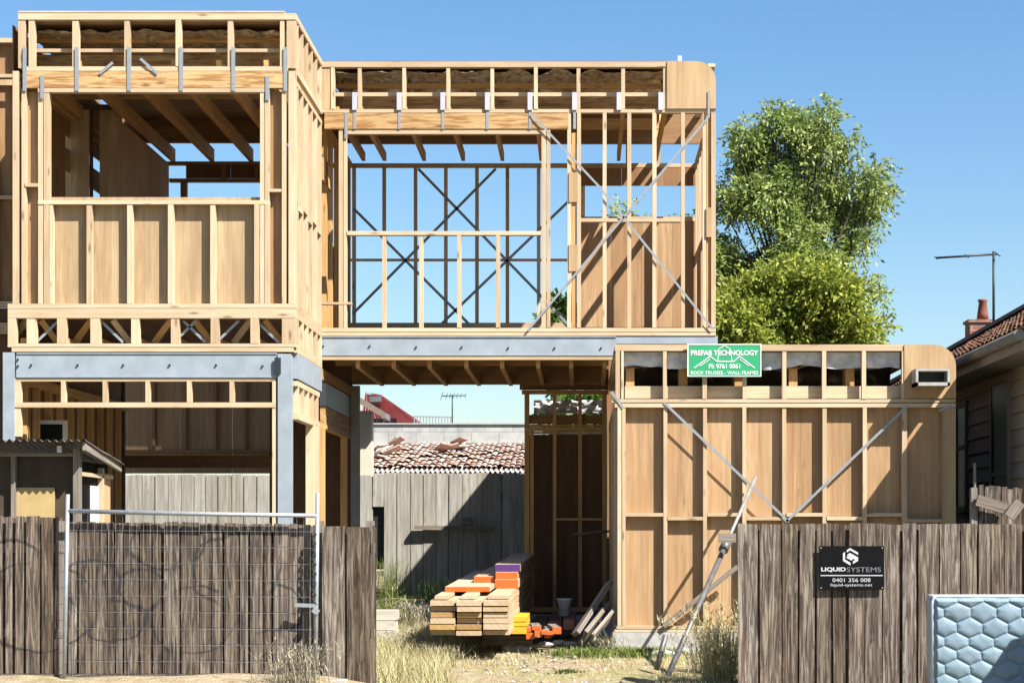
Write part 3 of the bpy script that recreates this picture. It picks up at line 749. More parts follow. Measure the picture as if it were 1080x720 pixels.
for x in (783, 985): MB().pb(x-3, x+6, 553, 735, DF+.045, .1, 2).build('post', oldpal, fr)
# temporary wire panel
DT = 18.21
tf = thing('temporary_fence', 'galvanised tube and wire mesh temporary fence panel in front of left paling fence', 'fence panel', (X(203,DT), DT, .1))
r = .021
m = MB(); m.tube([P(71.5,521,DT), (X(67.5,DT), DT, .12)], r, 10); m.tube([P(335,520,DT), (X(332.5,DT), DT, .12)], r, 10)
m.tube([P(72,538.5,DT), P(200,541.5,DT), P(334,543.5,DT)], r, 10); m.tube([P(68,716,DT)-Vector((0,0,.25)), P(332,716,DT)-Vector((0,0,.25))], r*.8, 8)
m.build('tube_frame', galv, tf)
m = MB()
for i in range(35):
    x = 78+i*7.35; m.tube([P(x,541,DT)+Vector((0,.0,0)), P(x-1.5,716,DT)-Vector((0,0,.24))], .0013, 4, cap=False)
for i in range(13):
    y = 559+i*17.2; m.tube([P(71,y,DT), P(333,y+1.5,DT)], .0013, 4, cap=False)
m.build('wire_mesh', galv, tf)
m = MB(); m.bar(P(311,637.5,DT-.03), P(333,638.5,DT-.03), .035, .03); m.bar(P(330,642,DT-.05), P(336,646,DT-.05), .05, .04); m.build('clamp', galv, tf)
m = MB()
pts = [P(331,560+i*3.2,DT-.02)+Vector((.02*math.sin(i*1.9),0,0)) for i in range(26)]
m.tube(pts, .012, 6); m.build('chain', darkm, tf)
for x in (68, 333):
    MB().box(X(x,DT)-.3, X(x,DT)+.3, DT-.12, DT+.12, .12, .22).build('foot_block', conc, tf)
# back fence
DB = 32.0
bf = thing('grey_paling_fence', 'tall grey weathered paling fence at the back of the plot, half in shadow', 'fence', (X(380,DB), DB, .4))
m = MB()
palings(m, 60, 393, DB, lambda x: 500.5, lambda x: .4, 12.5, 14.5, True, .8, .03, (.5,.8,1.2))
palings(m, 393, 405, DB, lambda x: 500, lambda x: Z(534,DB), 12, 12.1, False, .3)
palings(m, 405, 640, DB, lambda x: 498.5, lambda x: .4, 12.5, 14.5, True, .8, .03, (.5,.8,1.2))
m.build('paling_panel', greypal, bf)
MB().pb(386, 412, 525, 600, DB+.1, .02).build('backing_board', darkm, bf)  # dark sheet standing in for the darkness seen through the fence hole
for zz in (.9, 2.2): MB().box(X(60,DB), X(640,DB), DB+.03, DB+.08, zz, zz+.09).build('rail', greytim, bf)
MB().bar(P(437,556,DB-.10), P(520,557,DB-.05), .10, .07, (0,0,1)).build('ledge_board', greytim, bf)
MB().pb(487, 497, 545, 553, DB-.12, .1).build('ledge_block', greytim, bf)

# ------------------------------------------------------------------ shed on left
D1, D2 = 19.5, 20.9
sh = thing('garden_shed', 'small old shed with rusty corrugated roof behind the left fence', 'shed', (X(40,D1), D1, .3))
m = MB(); m.pb(-20, 83, 477.5, 481, D1, .07); m.pb(11.5, 16, 481, 660, D1, .07, 2); m.pb(77, 84, 473, 660, D1-.005, .09, 2)
m.build('frame', greytim, sh)
MB().pb(-20, 80, 481, 660, D1+.08, .01, 2).build('wall_panel', plain('dark_shed_board', (.075,.052,.034), .9, 0, .3, 4), sh)
MB().pb(16.5, 57.5, 514, 560, D1+.055, .015, 0).build('ply_patch', plain('yellow_board', (.50,.36,.16), .8, 0, .15, 4), sh)
xs1 = X(84, D1)
m = MB(); m.box(xs1-.06, xs1, D1+.1, D2, Z(503,D1+.6), Z(499,D1+.6)); m.box(xs1-.06, xs1, D1+.95, D1+1.0, .3, 2.35)
m.build('side_frame', pine, sh)
MB().box(xs1-.05, xs1-.035, D1+1.0, D2, .3, 2.3, 2).build('side_panel', plyp, sh)
MB().box(xs1-.055, xs1-.04, D1+.62, D1+.93, .3, 2.15, 2).build('side_panel', white_paint, sh)
MB().box(xs1-.07, xs1-.06, D1+.1, D2, .3, 2.4, 2).build('inner_panel', blackp, sh)
def shroof(u, v):
    x = X(-25,D1)+(X(97,D1)-X(-25,D1))*u; y = D1-.25+(D2-D1+.25)*v
    z0 = Z(464,D1-.25)+.0; z = z0+( Z(490,D2+.1)-z0)*v
    return (x, y, z+.016*math.sin(x*2*math.pi/.076)+.01*noise.noise(Vector((x*3,y*3,0))))
MB().grid(shroof, 260, 10).build('corrugated_roof', rustcorr, sh)
m = MB(); m.bar((X(94,D1), D1-.2, Z(470,D1-.2)), (X(92,D1), D2, Z(493,D2)), .09, .03, (1,0,0)); m.build('barge_board', greytim, sh)
MB().pb(60, 64.5, 470, 477, D1-.04, .05).build('bracket', white_paint, sh)

# ------------------------------------------------------------------ things beyond the back fence
ob = thing('outbuilding', 'low outbuilding with broken old terracotta roof tiles beyond the grey fence', 'outbuilding', (X(470,36), 36, .6))
MB().box(X(372,34.6), X(600,34.6), 34.6, 38, .6, 2.7).build('wall', cream, ob)
m = MB()
e0, e1 = 34.0, 38.5; zE, zR = Z(494,34), Z(468,38.5)
rows = 13
for j in range(rows):
    for i in range(34):
        v = j/rows; y = e0+(e1-e0)*v; z = zE+(zR-zE)*v+.035
        x = X(378,34)+i*.105+ .03*noise.noise(Vector((j,i,0)))
        if x > X(600,36): break
        jz = .045*noise.noise(Vector((i*.9,j*.9,4))); tl = random.uniform(-.03,.03)
        ln_ = (e1-e0)/rows*1.15; dz = (zR-zE)/rows*1.15
        b0 = len(m.v); t = random.random(); 
        for (kk, cx_) in enumerate((0,.026,.053,.08,.105)):
            hh = .022*math.sin(math.pi*kk/4)
            m.v.append(Vector((x+cx_+tl*.3, y, z+hh+jz))); m.v.append(Vector((x+cx_, y+ln_, z+hh+dz+jz-.02)))
        for kk in range(4):
            m._q([b0+kk*2, b0+kk*2+2, b0+kk*2+3, b0+kk*2+1], [(0,0)]*4, t)
for _ in range(15):    # slipped tiles lying on the slope
    cx_ = random.choice([X(395,36), X(400,36), X(480,37), X(487,37)])+random.uniform(-.35,.35); v = random.uniform(.25,.82)
    y = e0+(e1-e0)*v; z = zE+(zR-zE)*v+.07+random.uniform(0,.06)
    a = random.uniform(-1,1); d_ = Vector((math.cos(a), math.sin(a), random.uniform(-.3,.5)))
    m.bar((cx_,y,z), Vector((cx_,y,z))+d_*.32, .2, .02, (0,.3,1))
m.build('tiled_roof', tilem, ob)
m = MB(); m.box(X(376,34), X(600,34), e0-.02, e1, zE-.14, zE-.1); m.bar((X(376,34),e0,zE-.05),(X(600,34),e0,zE-.05),.07,.05); m.build('eave_board', greytim, ob)
m = MB(); 
b0 = len(m.v); pts = [(X(376,34),e0+.02,zE-.04),(X(600,34),e0+.02,zE-.04),(X(600,34),e1,zR-.04),(X(376,34),e1,zR-.04)]
m.v += [Vector(q) for q in pts]; m._q([b0,b0+1,b0+2,b0+3],[(0,0)]*4,.5); m.build('roof_boarding', plyb, ob)
def corr(u, v):
    x = X(378,33.8)+(X(600,33.8)-X(378,33.8))*u
    return (x, 33.75+.5*v, zE-.07+.1*v+.02*math.sin(x*2*math.pi/.09))
MB().grid(corr, 420, 2).build('corrugated_edge', plain('pale_corrugated', (.62,.56,.52), .7, 0, .15, 4), ob)
bw = tag(MB().box(X(372,42), X(640,42), 42, 42.25, .6, Z(447.5,42)).build('block_wall', blockm), 'grey concrete block boundary wall rising above the outbuilding roof', 'wall')
cp = MB().box(X(372,42)-.02, X(640,42), 41.96, 42.29, Z(447.5,42)+.001, Z(446,42)).build('coping', plain('coping_m', (.42,.42,.42), .8), bw)
MB().box(X(410,42), X(640,42), 41.9, 41.997, Z(469,42), Z(467,42)).build('flashing', gutterm, bw)
MB().box(X(372,42)+.1, X(640,42), 41.95, 41.998, .6, Z(469.2,42)).build('rendered_base', cream, bw)
# red roofed house
rh = thing('red_roof_house', 'distant house with red ribbed metal roof and solar panels', 'house', (X(410,62), 62, .6))
def rr(px, py, d): return P(px, py, d)
m = MB(); A, B, C, D_ = P(386,415,62), P(402,419.5,62), P(443,448,60), P(380,448,60)
def rfn(u, v):
    top = A.lerp(B, u); bot = D_.lerp(C, u); q = bot.lerp(top, v)
    return q+Vector((0,-.09,.10))*(1 if round(u*60) % 4 == 0 else 0)
m.grid(rfn, 60, 4, .5, False); m.build('metal_roof', redmetal, rh)
m = MB(); m.bar(B+Vector((0,-.1,.03)), C+Vector((0,-.1,.03)), .12, .12); m.build('barge_board', plain('dark_red', (.30,.07,.07), .6), rh)
MB().box(X(360,64), X(436,64), 63, 70, .6, Z(445,64)).build('wall', white_paint, rh)
for i in range(4):
    MB().pb(391+i*7, 397.3+i*7, 441, 446.5, 59.5, .06).build('solar_panel', glassd, rh)
m = MB(); m.bar(P(390,421,61), P(402,420.5,61), .18, .2); m.build('ridge_cap', greymetal, rh)
bh = thing('balcony_house', 'distant white building with thin balcony railing above the block wall', 'building', (X(460,58), 58, .6))
MB().box(X(436,58), X(478,58), 58, 62, .6, Z(446,58)).build('wall', white_paint, bh)
m = MB()
for i in range(13): x = 437+i*3.2; m.bar(P(x,446,57.9), P(x,439.3,57.9), .03, .03)
m.bar(P(436,439,57.9), P(478,439.8,57.9), .04, .04); m.build('railing', galv, bh)
def antenna(label, base, topz, arm, elements, rr_):
    a = thing('tv_antenna', label, 'antenna', base)
    x, y, z = base
    MB().tube([(x,y,z),(x,y,topz)], rr_, 6).build('mast', darkm, a)
    m = MB(); m.tube([arm[0], arm[1]], rr_*.8, 6)
    for (f, l) in elements:
        q = Vector(arm[0]).lerp(Vector(arm[1]), f); m.tube([q-Vector((0,l*.95,l*.3)), q+Vector((0,l*.95,l*.3))], rr_*.5, 4)
    m.build('boom', darkm, a)
    return a
antenna('thin distant tv antenna above the block wall', tuple(P(477,447,55)), Z(416,55), (P(466,417.5,55), P(491,417,55)), [(0,.5),(.2,.35),(.35,.3),(.5,.3),(.65,.3),(.8,.25),(1,.2)], .018)
ch = thing('cream_house', 'cream rendered house end with tiled eave beside the outbuilding', 'house', (X(378,33), 33, .5))
MB().box(X(330,33), X(392,33), 33, 33.3, .4, Z(433,33)).build('wall', cream, ch)
m = MB(); zz = Z(436,33)
m.v += [Vector(q) for q in ((X(330,33),32.7,zz+.75),(X(404,32.7),32.7,zz),(X(404,32.7),33.5,zz),(X(330,33),33.5,zz+.75))]; m._q([0,1,2,3],[(0,0)]*4,.5)
m.bar((X(330,33),32.7,zz+.72),(X(404,32.7),32.7,zz-.03),.1,.05); m.build('roof', plain('brown_tile', (.26,.2,.16), .8), ch)
MB().box(X(402,32.7), X(404.5,32.7)+.03, 32.7, 33.5, zz-.1, zz).build('gutter', gutterm, ch)

# ------------------------------------------------------------------ weatherboard house on right
XH = 5.2
wh = thing('weatherboard_house', 'old brown weatherboard house with orange tiled hip roof beside the garage frame', 'house', (XH+2, 25, .3))
m = MB(); z = .35; i = 0
while z < 3.95:
    t = random.random(); n0 = len(m.v)
    m.v += [Vector(q) for q in ((XH-.028,20.6,z),(XH-.028,30,z),(XH,30,z+.2),(XH,20.6,z+.2),(XH,20.6,z),(XH,30,z))]
    m._q([n0,n0+1,n0+2,n0+3],[(0,z),(9.4,z),(9.4,z+.2),(0,z+.2)],t); m._q([n0+4,n0+5,n0+1,n0],[(0,0)]*4,t)
    z += .195
m.box(XH+.001, XH+.15, 20.6, 30, .3, 4.0); m.build('weatherboard_wall', weatherm, wh)
def win(y0, y1, z0, z1, fr_):
    m = MB(); q = XH-.05
    for (a, b_, c, d) in ((y0-.08,y0,z0-.08,z1+.08),(y1,y1+.08,z0-.08,z1+.08),(y0,y1,z1,z1+.08),(y0,y1,z0-.08,z0),(y0,y1,(z0+z1)/2+.1,(z0+z1)/2+.16)): m.box(q, XH-.002, a, b_, c, d)
    w_ = m.build('window', fr_, wh); MB().box(XH-.035, XH-.029, y0, y1, z0, z1).build('pane', glassd, w_)
win(22.85, 23.75, 1.0, 3.5, gutterm); win(25.35, 25.95, 2.0, 3.35, plain('dark_frame', (.10,.085,.07), .7))
XE_, ZE_ = 4.75, 3.82
MB().box(XE_+.02, XH, 20.3, 30, ZE_-.2, ZE_-.17).build('soffit', gutterm, wh)
m = MB(); m.box(XE_, XE_+.025, 20.3, 30, ZE_-.2, ZE_-.02); m.build('fascia', plain('fascia_brown', (.24,.21,.18), .7), wh)
m = MB(); m.tube([(XE_-.05,20.2,ZE_-.04),(XE_-.05,30.0,ZE_-.04)], .062, 10); m.build('gutter', gutterm, wh)
sl = .577; m = MB()
for j in range(16):
    t0 = j*.22
    x0, z0 = XE_-.02+t0, ZE_+t0*sl+.02; yend = 30-t0
    y = 19.8; 
    while y < yend:
        t = random.random(); n0 = len(m.v); up = .035+random.uniform(-.006,.006)
        for kk in range(5):
            hh = .03*math.sin(math.pi*kk/4)
            m.v.append(Vector((x0, y+kk*.058, z0+up+hh))); m.v.append(Vector((x0+.24, y+kk*.058, z0+.24*sl+hh)))
        for kk in range(4): m._q([n0+kk*2+1, n0+kk*2+3, n0+kk*2+2, n0+kk*2],[(0,0)]*4,t)
        n0 = len(m.v); m.v += [Vector((x0,y,z0)),Vector((x0,y+.232,z0)),Vector((x0,y+.232,z0+up)),Vector((x0,y,z0+up))]; m._q([n0,n0+1,n0+2,n0+3],[(0,0)]*4,t)
        y += .232
m.v += [Vector(q) for q in ((XE_,19.8,ZE_),(XE_,30,ZE_),(XE_+3.5,26.5,ZE_+3.5*sl),(XE_+3.5,19.8,ZE_+3.5*sl))]; n0 = len(m.v)-4
m._q([n0,n0+1,n0+2,n0+3],[(0,0)]*4,.2)
m.build('tiled_roof', tileo, wh)
m = MB(); m.bar((XE_-.1,30.1,ZE_+.03),(XE_+3.6,26.4,ZE_+3.6*sl+.1), .34, .05, (0,0,1)); m.build('hip_flashing', greymetal, wh)
m = MB(); n0 = 0; m.v += [Vector(q) for q in ((XE_-.02,30,ZE_),(XE_+7,30,ZE_),(XE_+3.5,26.5,ZE_+3.5*sl+.02))]; m._q([0,1,2],[(0,0)]*3,.5); m.build('rear_roof', greymetal, wh)
m = MB(); m.tube([P(1037,367,24.5),P(1041,360,24.3),P(1046,366,24.0)],.05,8); m.build('vent_pipe', galv, wh)
DC = 30.6
chm = MB().pb(1023, 1046, 338, 410, DC, .4).build('chimney', brickm, wh)
MB().pb(1021.5, 1047.5, 336.5, 339.5, DC-.03, .46).build('chimney_cap', brickm, chm)
q = P(1036.5, 337, DC+.2)
MB().tube([q, q+Vector((0,0,.1)), q+Vector((0,0,.28)), q+Vector((0,0,.30)), q+Vector((0,0,.33))], [.10,.09,.065,.08,.08], 12).build('chimney_pot', plain('terracotta_pot', (.24,.085,.055), .8), chm)
antenna('tall thin tv antenna with one long arm beside the brick chimney', tuple(P(1048,360,30.2)), Z(265,30.2), (P(987,272,30.2), P(1052,268,30.2)), [(0,.1),(.5,.14),(1,.2)], .022)
sf = thing('side_fence', 'short dark paling side fence with rail between right fence and weatherboard house', 'fence', (X(1055,20.2), 20.2, .2))
m = MB(); palings(m, 1033, 1100, 20.2, lambda x: 511+(x-1033)*.10, lambda x: .2, 5, 7, False, 1.5); m.build('paling_panel', oldpal, sf)
m = MB(); m.bar(P(1030,527,20.1), P(1064,537,20.1), .12, .05); m.bar(P(1064,545,20.0), P(1076,529,20.0), .12, .05); m.build('rail', greytim, sf)
MB().pb(1024.5, 1031, 514, 640, 20.15, .09, 2).build('post', greytim, sf)
tag(MB().pb(1027.5, 1029.5, 488, 530, 21.2, .05, 2).build('timber_stake', greytim), 'thin timber stake standing behind the side fence post', 'stake')

# ------------------------------------------------------------------ mattress
dm = 17.5
mt = thing('mattress', 'pale blue quilted mattress stood on its side against the brown paling fence', 'mattress', (4.1, dm, .1))
mx0, mx1, mz0, mz1 = X(981.5,dm), X(981.5,dm)+2.0, .10, Z(627,dm)
cw, rhh = .237, .133
def hexh(x, z):
    best = 9; r0 = math.floor(z/rhh)
    ds_ = []
    for r_ in range(r0-1, r0+3):
        ox = cw/2 if r_ % 2 else 0
        c0 = math.floor((x-ox)/cw)
        for c_ in (c0, c0+1):
            dx, dz = (x+.022*noise.noise(Vector((x*3,z*3,1)))-(c_*cw+ox))/cw, (z+.018*noise.noise(Vector((x*2.5,z*4,7)))-r_*rhh)/(rhh*1.25); ds_.append(math.hypot(dx*1.05, dz))
    ds_.sort(); e = ds_[1]-ds_[0]
    return math.sqrt(max(0, 1-(1-min(1, e*1.25))**2.2))
def mf(u, v):
    x = mx0+(mx1-mx0)*u; z = mz0+(mz1-mz0)*v
    ex = min(x-mx0, mx1-x, z-mz0, mz1-z); rim = min(1, ex/.05)
    return (x, dm-.005-.027*hexh(x-mx0, z-mz0)*min(1,max(0,(ex-.035)/.02))-.035*math.sqrt(rim)+.007*noise.noise(Vector((x*9,z*9,0)))+.012*noise.noise(Vector((x*2,z*2,5))), z)
m = MB(); m.grid(mf, 380, 180); m.build('quilted_face', mattm, mt)
m = MB(); m.box(mx0, mx1, dm+.004, dm+.2, mz0, mz1-.002); m.build('mattress_body', plain('side_fabric', (.45,.5,.53), .8), mt)
for zo in (.0,):
    rr_ = .05
    pts = [(mx0+.012, dm-.02, mz0+.02), (mx0+.012, dm-.02, mz1-.06), (mx0+.03, dm-.02, mz1-.025), (mx0+.06, dm-.02, mz1-.012), (mx1, dm-.02, mz1-.012)]
    MB().tube(pts, .016, 8).build('piping', plain('piping_cloth', (.50,.55,.60), .7), mt)
bd = MB(); bd.prism([(4.4,.1),(6.0,.1),(6.0,2.1),(5.1,2.07),(4.94,2.0),(4.7,1.645)], 16.62, 16.66)  # unseen upright outline, added so its shadow falls across the mattress
tag(bd.build('added_shadow_panel', plyd), 'unseen panel added to cast a shadow on the blue mattress', 'board')

# ------------------------------------------------------------------ prop
pp = thing('steel_prop', 'slanted grey steel prop pole standing in front of the garage frame', 'prop', (X(704,19.6), 19.6, .14))
a, c = Vector((X(703,19.6), 19.6, .12)), P(797, 503, DR-.12)
q1 = a.lerp(c, .62); 
MB().tube([a, q1], .031, 10).build('outer_tube', pipe_m, pp)
MB().tube([q1-(c-a)*.02, c], .021, 10).build('inner_tube', plain('worn_tube', (.32,.32,.31), .5, .3, .3, 9), pp)
MB().tube([q1-(c-a)*.01, q1+(c-a)*.035], .058, 10).build('collar', pipe_m, pp)
m = MB(); m.bar(P(758,567,20.9), P(776,567,20.9), .1, .05); m.build('bracket', greytim, pp)
MB().box(a.x-.1, a.x+.1, 19.5, 19.7, .1, .125).build('base_plate', darkm, pp)
m = MB(); m.tube([a+Vector((-.1,.15,.08)), a+Vector((.0,.2,.45))], .03, 6); m.build('release_handle', pipe_m, pp)

# ------------------------------------------------------------------ lumber
def lumber(name, x0, x1, w0, w1, v0, L, mat, label, group, endm=None, axis=None):
    # x0,x1 metres at front, w0,w1 heights above stack base; stack runs back with slight yaw and pitch
    yaw, pitch = R(-1.2), R(1.3)
    base = Vector((X(452,21), 21.0, .49))
    dv = Vector((-math.sin(yaw), math.cos(yaw), math.tan(pitch))); dv.normalize()
    o = base+dv*v0; fx = x0-base.x
    c = []
    for zz in (w0, w1):
        for (vv, xx) in ((0,x0),(0,x1),(L,x1),(L,x0)): c.append(o+dv*vv+Vector((xx-base.x, 0, zz)))
    m = MB(); m.hexa(c, (x1-x0, L, w1-w0), 1)
    ob_ = m.build(name, mat); tag(ob_, label, 'timber', group)
    if endm:
        e = MB(); n = Vector((math.sin(yaw)*0,-1,0))
        e.hexa([c[0]+n*.006,c[1]+n*.006,c[1]+n*.0005,c[0]+n*.0005,c[4]+n*.006,c[5]+n*.006,c[5]+n*.0005,c[4]+n*.0005],(x1-x0,.005,w1-w0))
        e.build('painted_end', endm, ob_)
    return ob_
S21 = 21/F
xc = [X(452.5,21), X(480.5,21), X(508.5,21), X(537.5,21)]
GL = 'sawn timber planks in the long stack'
LBL = 'sawn pine plank in the main layers of the long timber stack in the passage'
rows_ = 6; rhv = .40/rows_
for r_ in range(rows_):
    for c_ in range(3):
        lumber('timber_plank', xc[c_]+.004+random.uniform(0,.01), xc[c_+1]-.004-random.uniform(0,.012), r_*rhv+.002, (r_+1)*rhv-.006-random.uniform(0,.008), random.choice((0,.01,.03,.05,.10))+random.uniform(0,.02), random.uniform(5.5,5.75), palewood if c_ == 2 or random.random()<.6 else endwood, LBL, GL)  # right column always pale: its sunlit side is put into the timber colour
for c_ in range(3):
    lumber('timber_plank', xc[c_]+.05, xc[c_]+.20 if c_ < 2 else xc[3]-.02, .402, .44, .12+.03*c_, 5.0, palewood, ('narrow pale plank laid on the left of the long timber stack','narrow pale plank laid along the middle of the long timber stack','wide pale plank on the right side of the long timber stack')[c_], GL)
lumber('timber_plank', X(468,22), X(515,22), .442, .50, .95, 4.55, palewood, 'wide plank with orange painted end low on top of the stack', GL, orangep)
lumber('timber_plank', X(497,23), X(520,23)-.02, .502, .575, 1.9, 3.85, palewood, 'short plank with orange painted end beside the doubled orange ends', GL, orangep)
lumber('timber_plank', X(519,23)+.01, X(544,23), .445, .545, 1.75, 4.15, palewood, 'lower of two thick planks with orange ends under the purple end', GL, orangep)
lumber('timber_plank', X(519,23)+.012, X(543,23), .548, .63, 1.85, 4.05, palewood, 'upper of two thick planks with orange ends under the purple end', GL, orangep)
lumber('timber_plank', X(519,23)-.005, X(545,23), .633, .72, 2.0, 3.85, ply, 'plank with purple painted end at the very top of the stack', GL, purplep)
tag(MB().bar((X(500,22.4)+.1,22.4,.36),(X(548,22.4)+.15,22.4,.36),.12,.2,(0,1,0)).build('timber_bearer', greytim), 'short timber bearer under the front of the long stack', 'timber')
tag(MB().bar((X(470,25),25.4,.43),(X(570,25),25.4,.43),.12,.12,(0,1,0)).build('timber_bearer', greytim), 'short timber bearer under the far end of the long stack', 'timber')
for i, (a, c, e, f, lab) in enumerate(((537,556,650,655,'uppermost'),(532,556,656.5,660,'middle'),(526,555,661.5,668,'lowest'))):
    dd = 22.0-.12*i
    tag(MB().box(X(a,dd), X(c,dd), dd, dd+1.3, Z(f,dd), Z(e,dd)).build('timber_offcut', yellowp), '%s of three yellow painted timber lengths beside the long stack' % lab, 'timber', 'yellow painted timbers')
oc = [(554,560,661,666),(561,571,659.5,664),(555,563,667,673.5),(564,571,665,671),(571,577,664,668.5),(574,580,668,672.5),(583,592,661,668),(577,583,665,669)]
ol = ['top left','top middle','bottom left','lower middle','small central','lowest right','rightmost','small right']
for (a, c, e, f), lab in zip(oc, ol):
    dd = 21.9+random.uniform(-.1,.1)
    m = MB(); rz = random.uniform(-.15,.15)
    x0, x1, z0, z1 = X(a,dd), X(c,dd), Z(f,dd), Z(e,dd); L = random.uniform(.5,1.3)
    m.hexa([(x0,dd,z0),(x1,dd,z0),(x1+rz*L,dd+L,z0),(x0+rz*L,dd+L,z0),(x0,dd,z1),(x1,dd,z1),(x1+rz*L,dd+L,z1),(x0+rz*L,dd+L,z1)],(x1-x0,L,z1-z0),1)
    o = m.build('timber_offcut', greytim); tag(o, '%s offcut with orange painted end in the heap beside the yellow timbers' % lab, 'timber', 'offcuts with orange ends')
    e_ = MB(); e_.box(x0,x1,dd-.006,dd-.0005,z0,z1); e_.build('painted_end', orangep, o)
for i, (a, c, dd, lab) in enumerate(((560,575,23.2,'left'),(578,592,23.6,'middle'),(594,606,23.3,'right'))):
    tag(MB().box(X(a,dd), X(c,dd), dd, dd+2.6, .44+.0, .50+.03*i).build('floor_plank', plain('reddish_plank%d' % i, (.22+.03*i,.13,.10), .8, 0, .3, 5)), '%s dark reddish board lying on the passage slab behind the offcuts' % lab, 'board', 'boards lying on the passage slab')
def lean(px0, py0, d0, px1, py1, d1, w, th, lab, mat=greytim):
    tag(MB().bar(P(px0,py0,d0), P(px1,py1,d1), w, th, (.8,.55,.3)).build('leaning_board', mat), lab, 'board', 'old boards leaning by the garage wall')
lean(607,668,22.3, 643,614,22.75, .14, .05, 'longest brown board leaning against the garage side wall')
lean(616,671,22.1, 641,640,22.5, .2, .05, 'short wide grey board leaning low by the garage wall')
lean(624,673,21.95, 646,647,22.3, .15, .04, 'shortest weathered board nearest the concrete slab corner')
lean(640,674,21.95, 628,645,22.5, .05, .03, 'thin dark stick crossing the leaning grey boards', darkm)
bk = thing('plastic_bucket', 'white plastic bucket standing in the dark passage', 'bucket', P(595,649,24.2))
q = P(595, 649, 24.2)
MB().tube([q, q+Vector((0,0,.2)), q+Vector((0,0,.21)), q+Vector((0,0,.225))], [.075,.095,.105,.10], 16).build('tub', plas, bk)
MB().tube([q+Vector((-.1,-.02,.2)), q+Vector((-.06,-.08,.08)), q+Vector((.06,-.08,.08)), q+Vector((.1,-.02,.2))], .004, 5).build('handle', darkm, bk)
# low white retaining blocks at left of passage
for i in range(4):
    d0 = 21.6; hh_ = .115
    tag(MB().box(X(391,d0)+.02*(i%2), X(417.5,d0)-.015*((i+1)%2), d0+.02*i, d0+.42, .29+i*hh_, .29+(i+1)*hh_-.006, 0).build('sleeper', wood('limewashed_sleeper%d' % i, (.70,.66,.58), (.52,.48,.40), .15, along=1.5, across=20, knots=.2)), '%s pale sleeper in the low stack behind the left fence end' % ('lowest','second from bottom','second from top','topmost')[i], 'sleeper', 'pale sleepers by the fence end')
# rubble
sl_ = [(543,686,.10,'largest pale rubble slab right below the timber stack front'),(560,684,.06,'small flat stone left of the orange offcuts'),(575,682,.06,'flat rubble stone under the orange offcuts'),(590,680,.06,'small stone right of the orange offcuts'),(602,681,.05,'small rubble stone near the leaning boards'),(700,692,.09,'white concrete lump by the garage slab left of the prop'),(722,690,.10,'white concrete lump right of the prop foot'),(742,690,.07,'small white concrete lump beside the right weeds'),(690,686,.05,'pebble sized concrete lump at slab foot')]
def stone_mesh(q, s):
    m = MB(); 
    def fn(u, v):
        a = u*2*math.pi; b_ = (v-.5)*math.pi
        n = 1+.35*noise.noise(Vector((math.cos(a)*1.3+q.x*5, math.sin(a)*1.3, b_+q.y)))
        return (q.x+1.7*s*n*math.cos(a)*math.cos(b_), q.y+s*1.2*n*math.sin(a)*math.cos(b_), q.z+.55*s*n*math.sin(b_))
    return m.grid(fn, 14, 8, .5, False)
def gy(px, py):   # ground depth for a photo row
    d = 19.0
    for _ in range(40):
        z = g(X(px,d), d); d = d+.5*((H-z)*F/max(1,(py-CY))-d)
    return d
for (px, py, s_, lab) in sl_:
    d = gy(px, py); q = Vector((X(px,d), d, g(X(px,d),d)+.03))
    tag(stone_mesh(q, s_).build('rubble_stone', stone), lab, 'stone', 'pale rubble on the ground')

m = MB()
for _ in range(260):
    px = random.uniform(400, 780); d = random.uniform(18.6, 22.0); x = X(px,d); r_ = random.uniform(.008,.03)
    b0 = len(m.v); q = Vector((x, d, g(x,d)+r_*.3)); t = random.random()
    for (a_, c_, e_) in ((1,0,0),(-1,.1,0),(0,1,.1),(0,-1,0),(.1,0,.8),(0,0,-.6)): m.v.append(q+Vector((a_*random.uniform(.7,1.5), c_*random.uniform(.7,1.3), e_))*r_)
    for f_ in ((0,2,4),(2,1,4),(1,3,4),(3,0,4),(2,0,5),(1,2,5),(3,1,5),(0,3,5)): m._q([b0+k_ for k_ in f_], [(0,0)]*3, t)
tag(m.build('gravel', tint_ramp('gravel_stone', [(0,(.20,.17,.14)),(.5,(.38,.35,.30)),(1,(.58,.55,.50))]), origin=(0,20,0)), 'small loose gravel scattered over the sandy ground', None, kind='stuff')
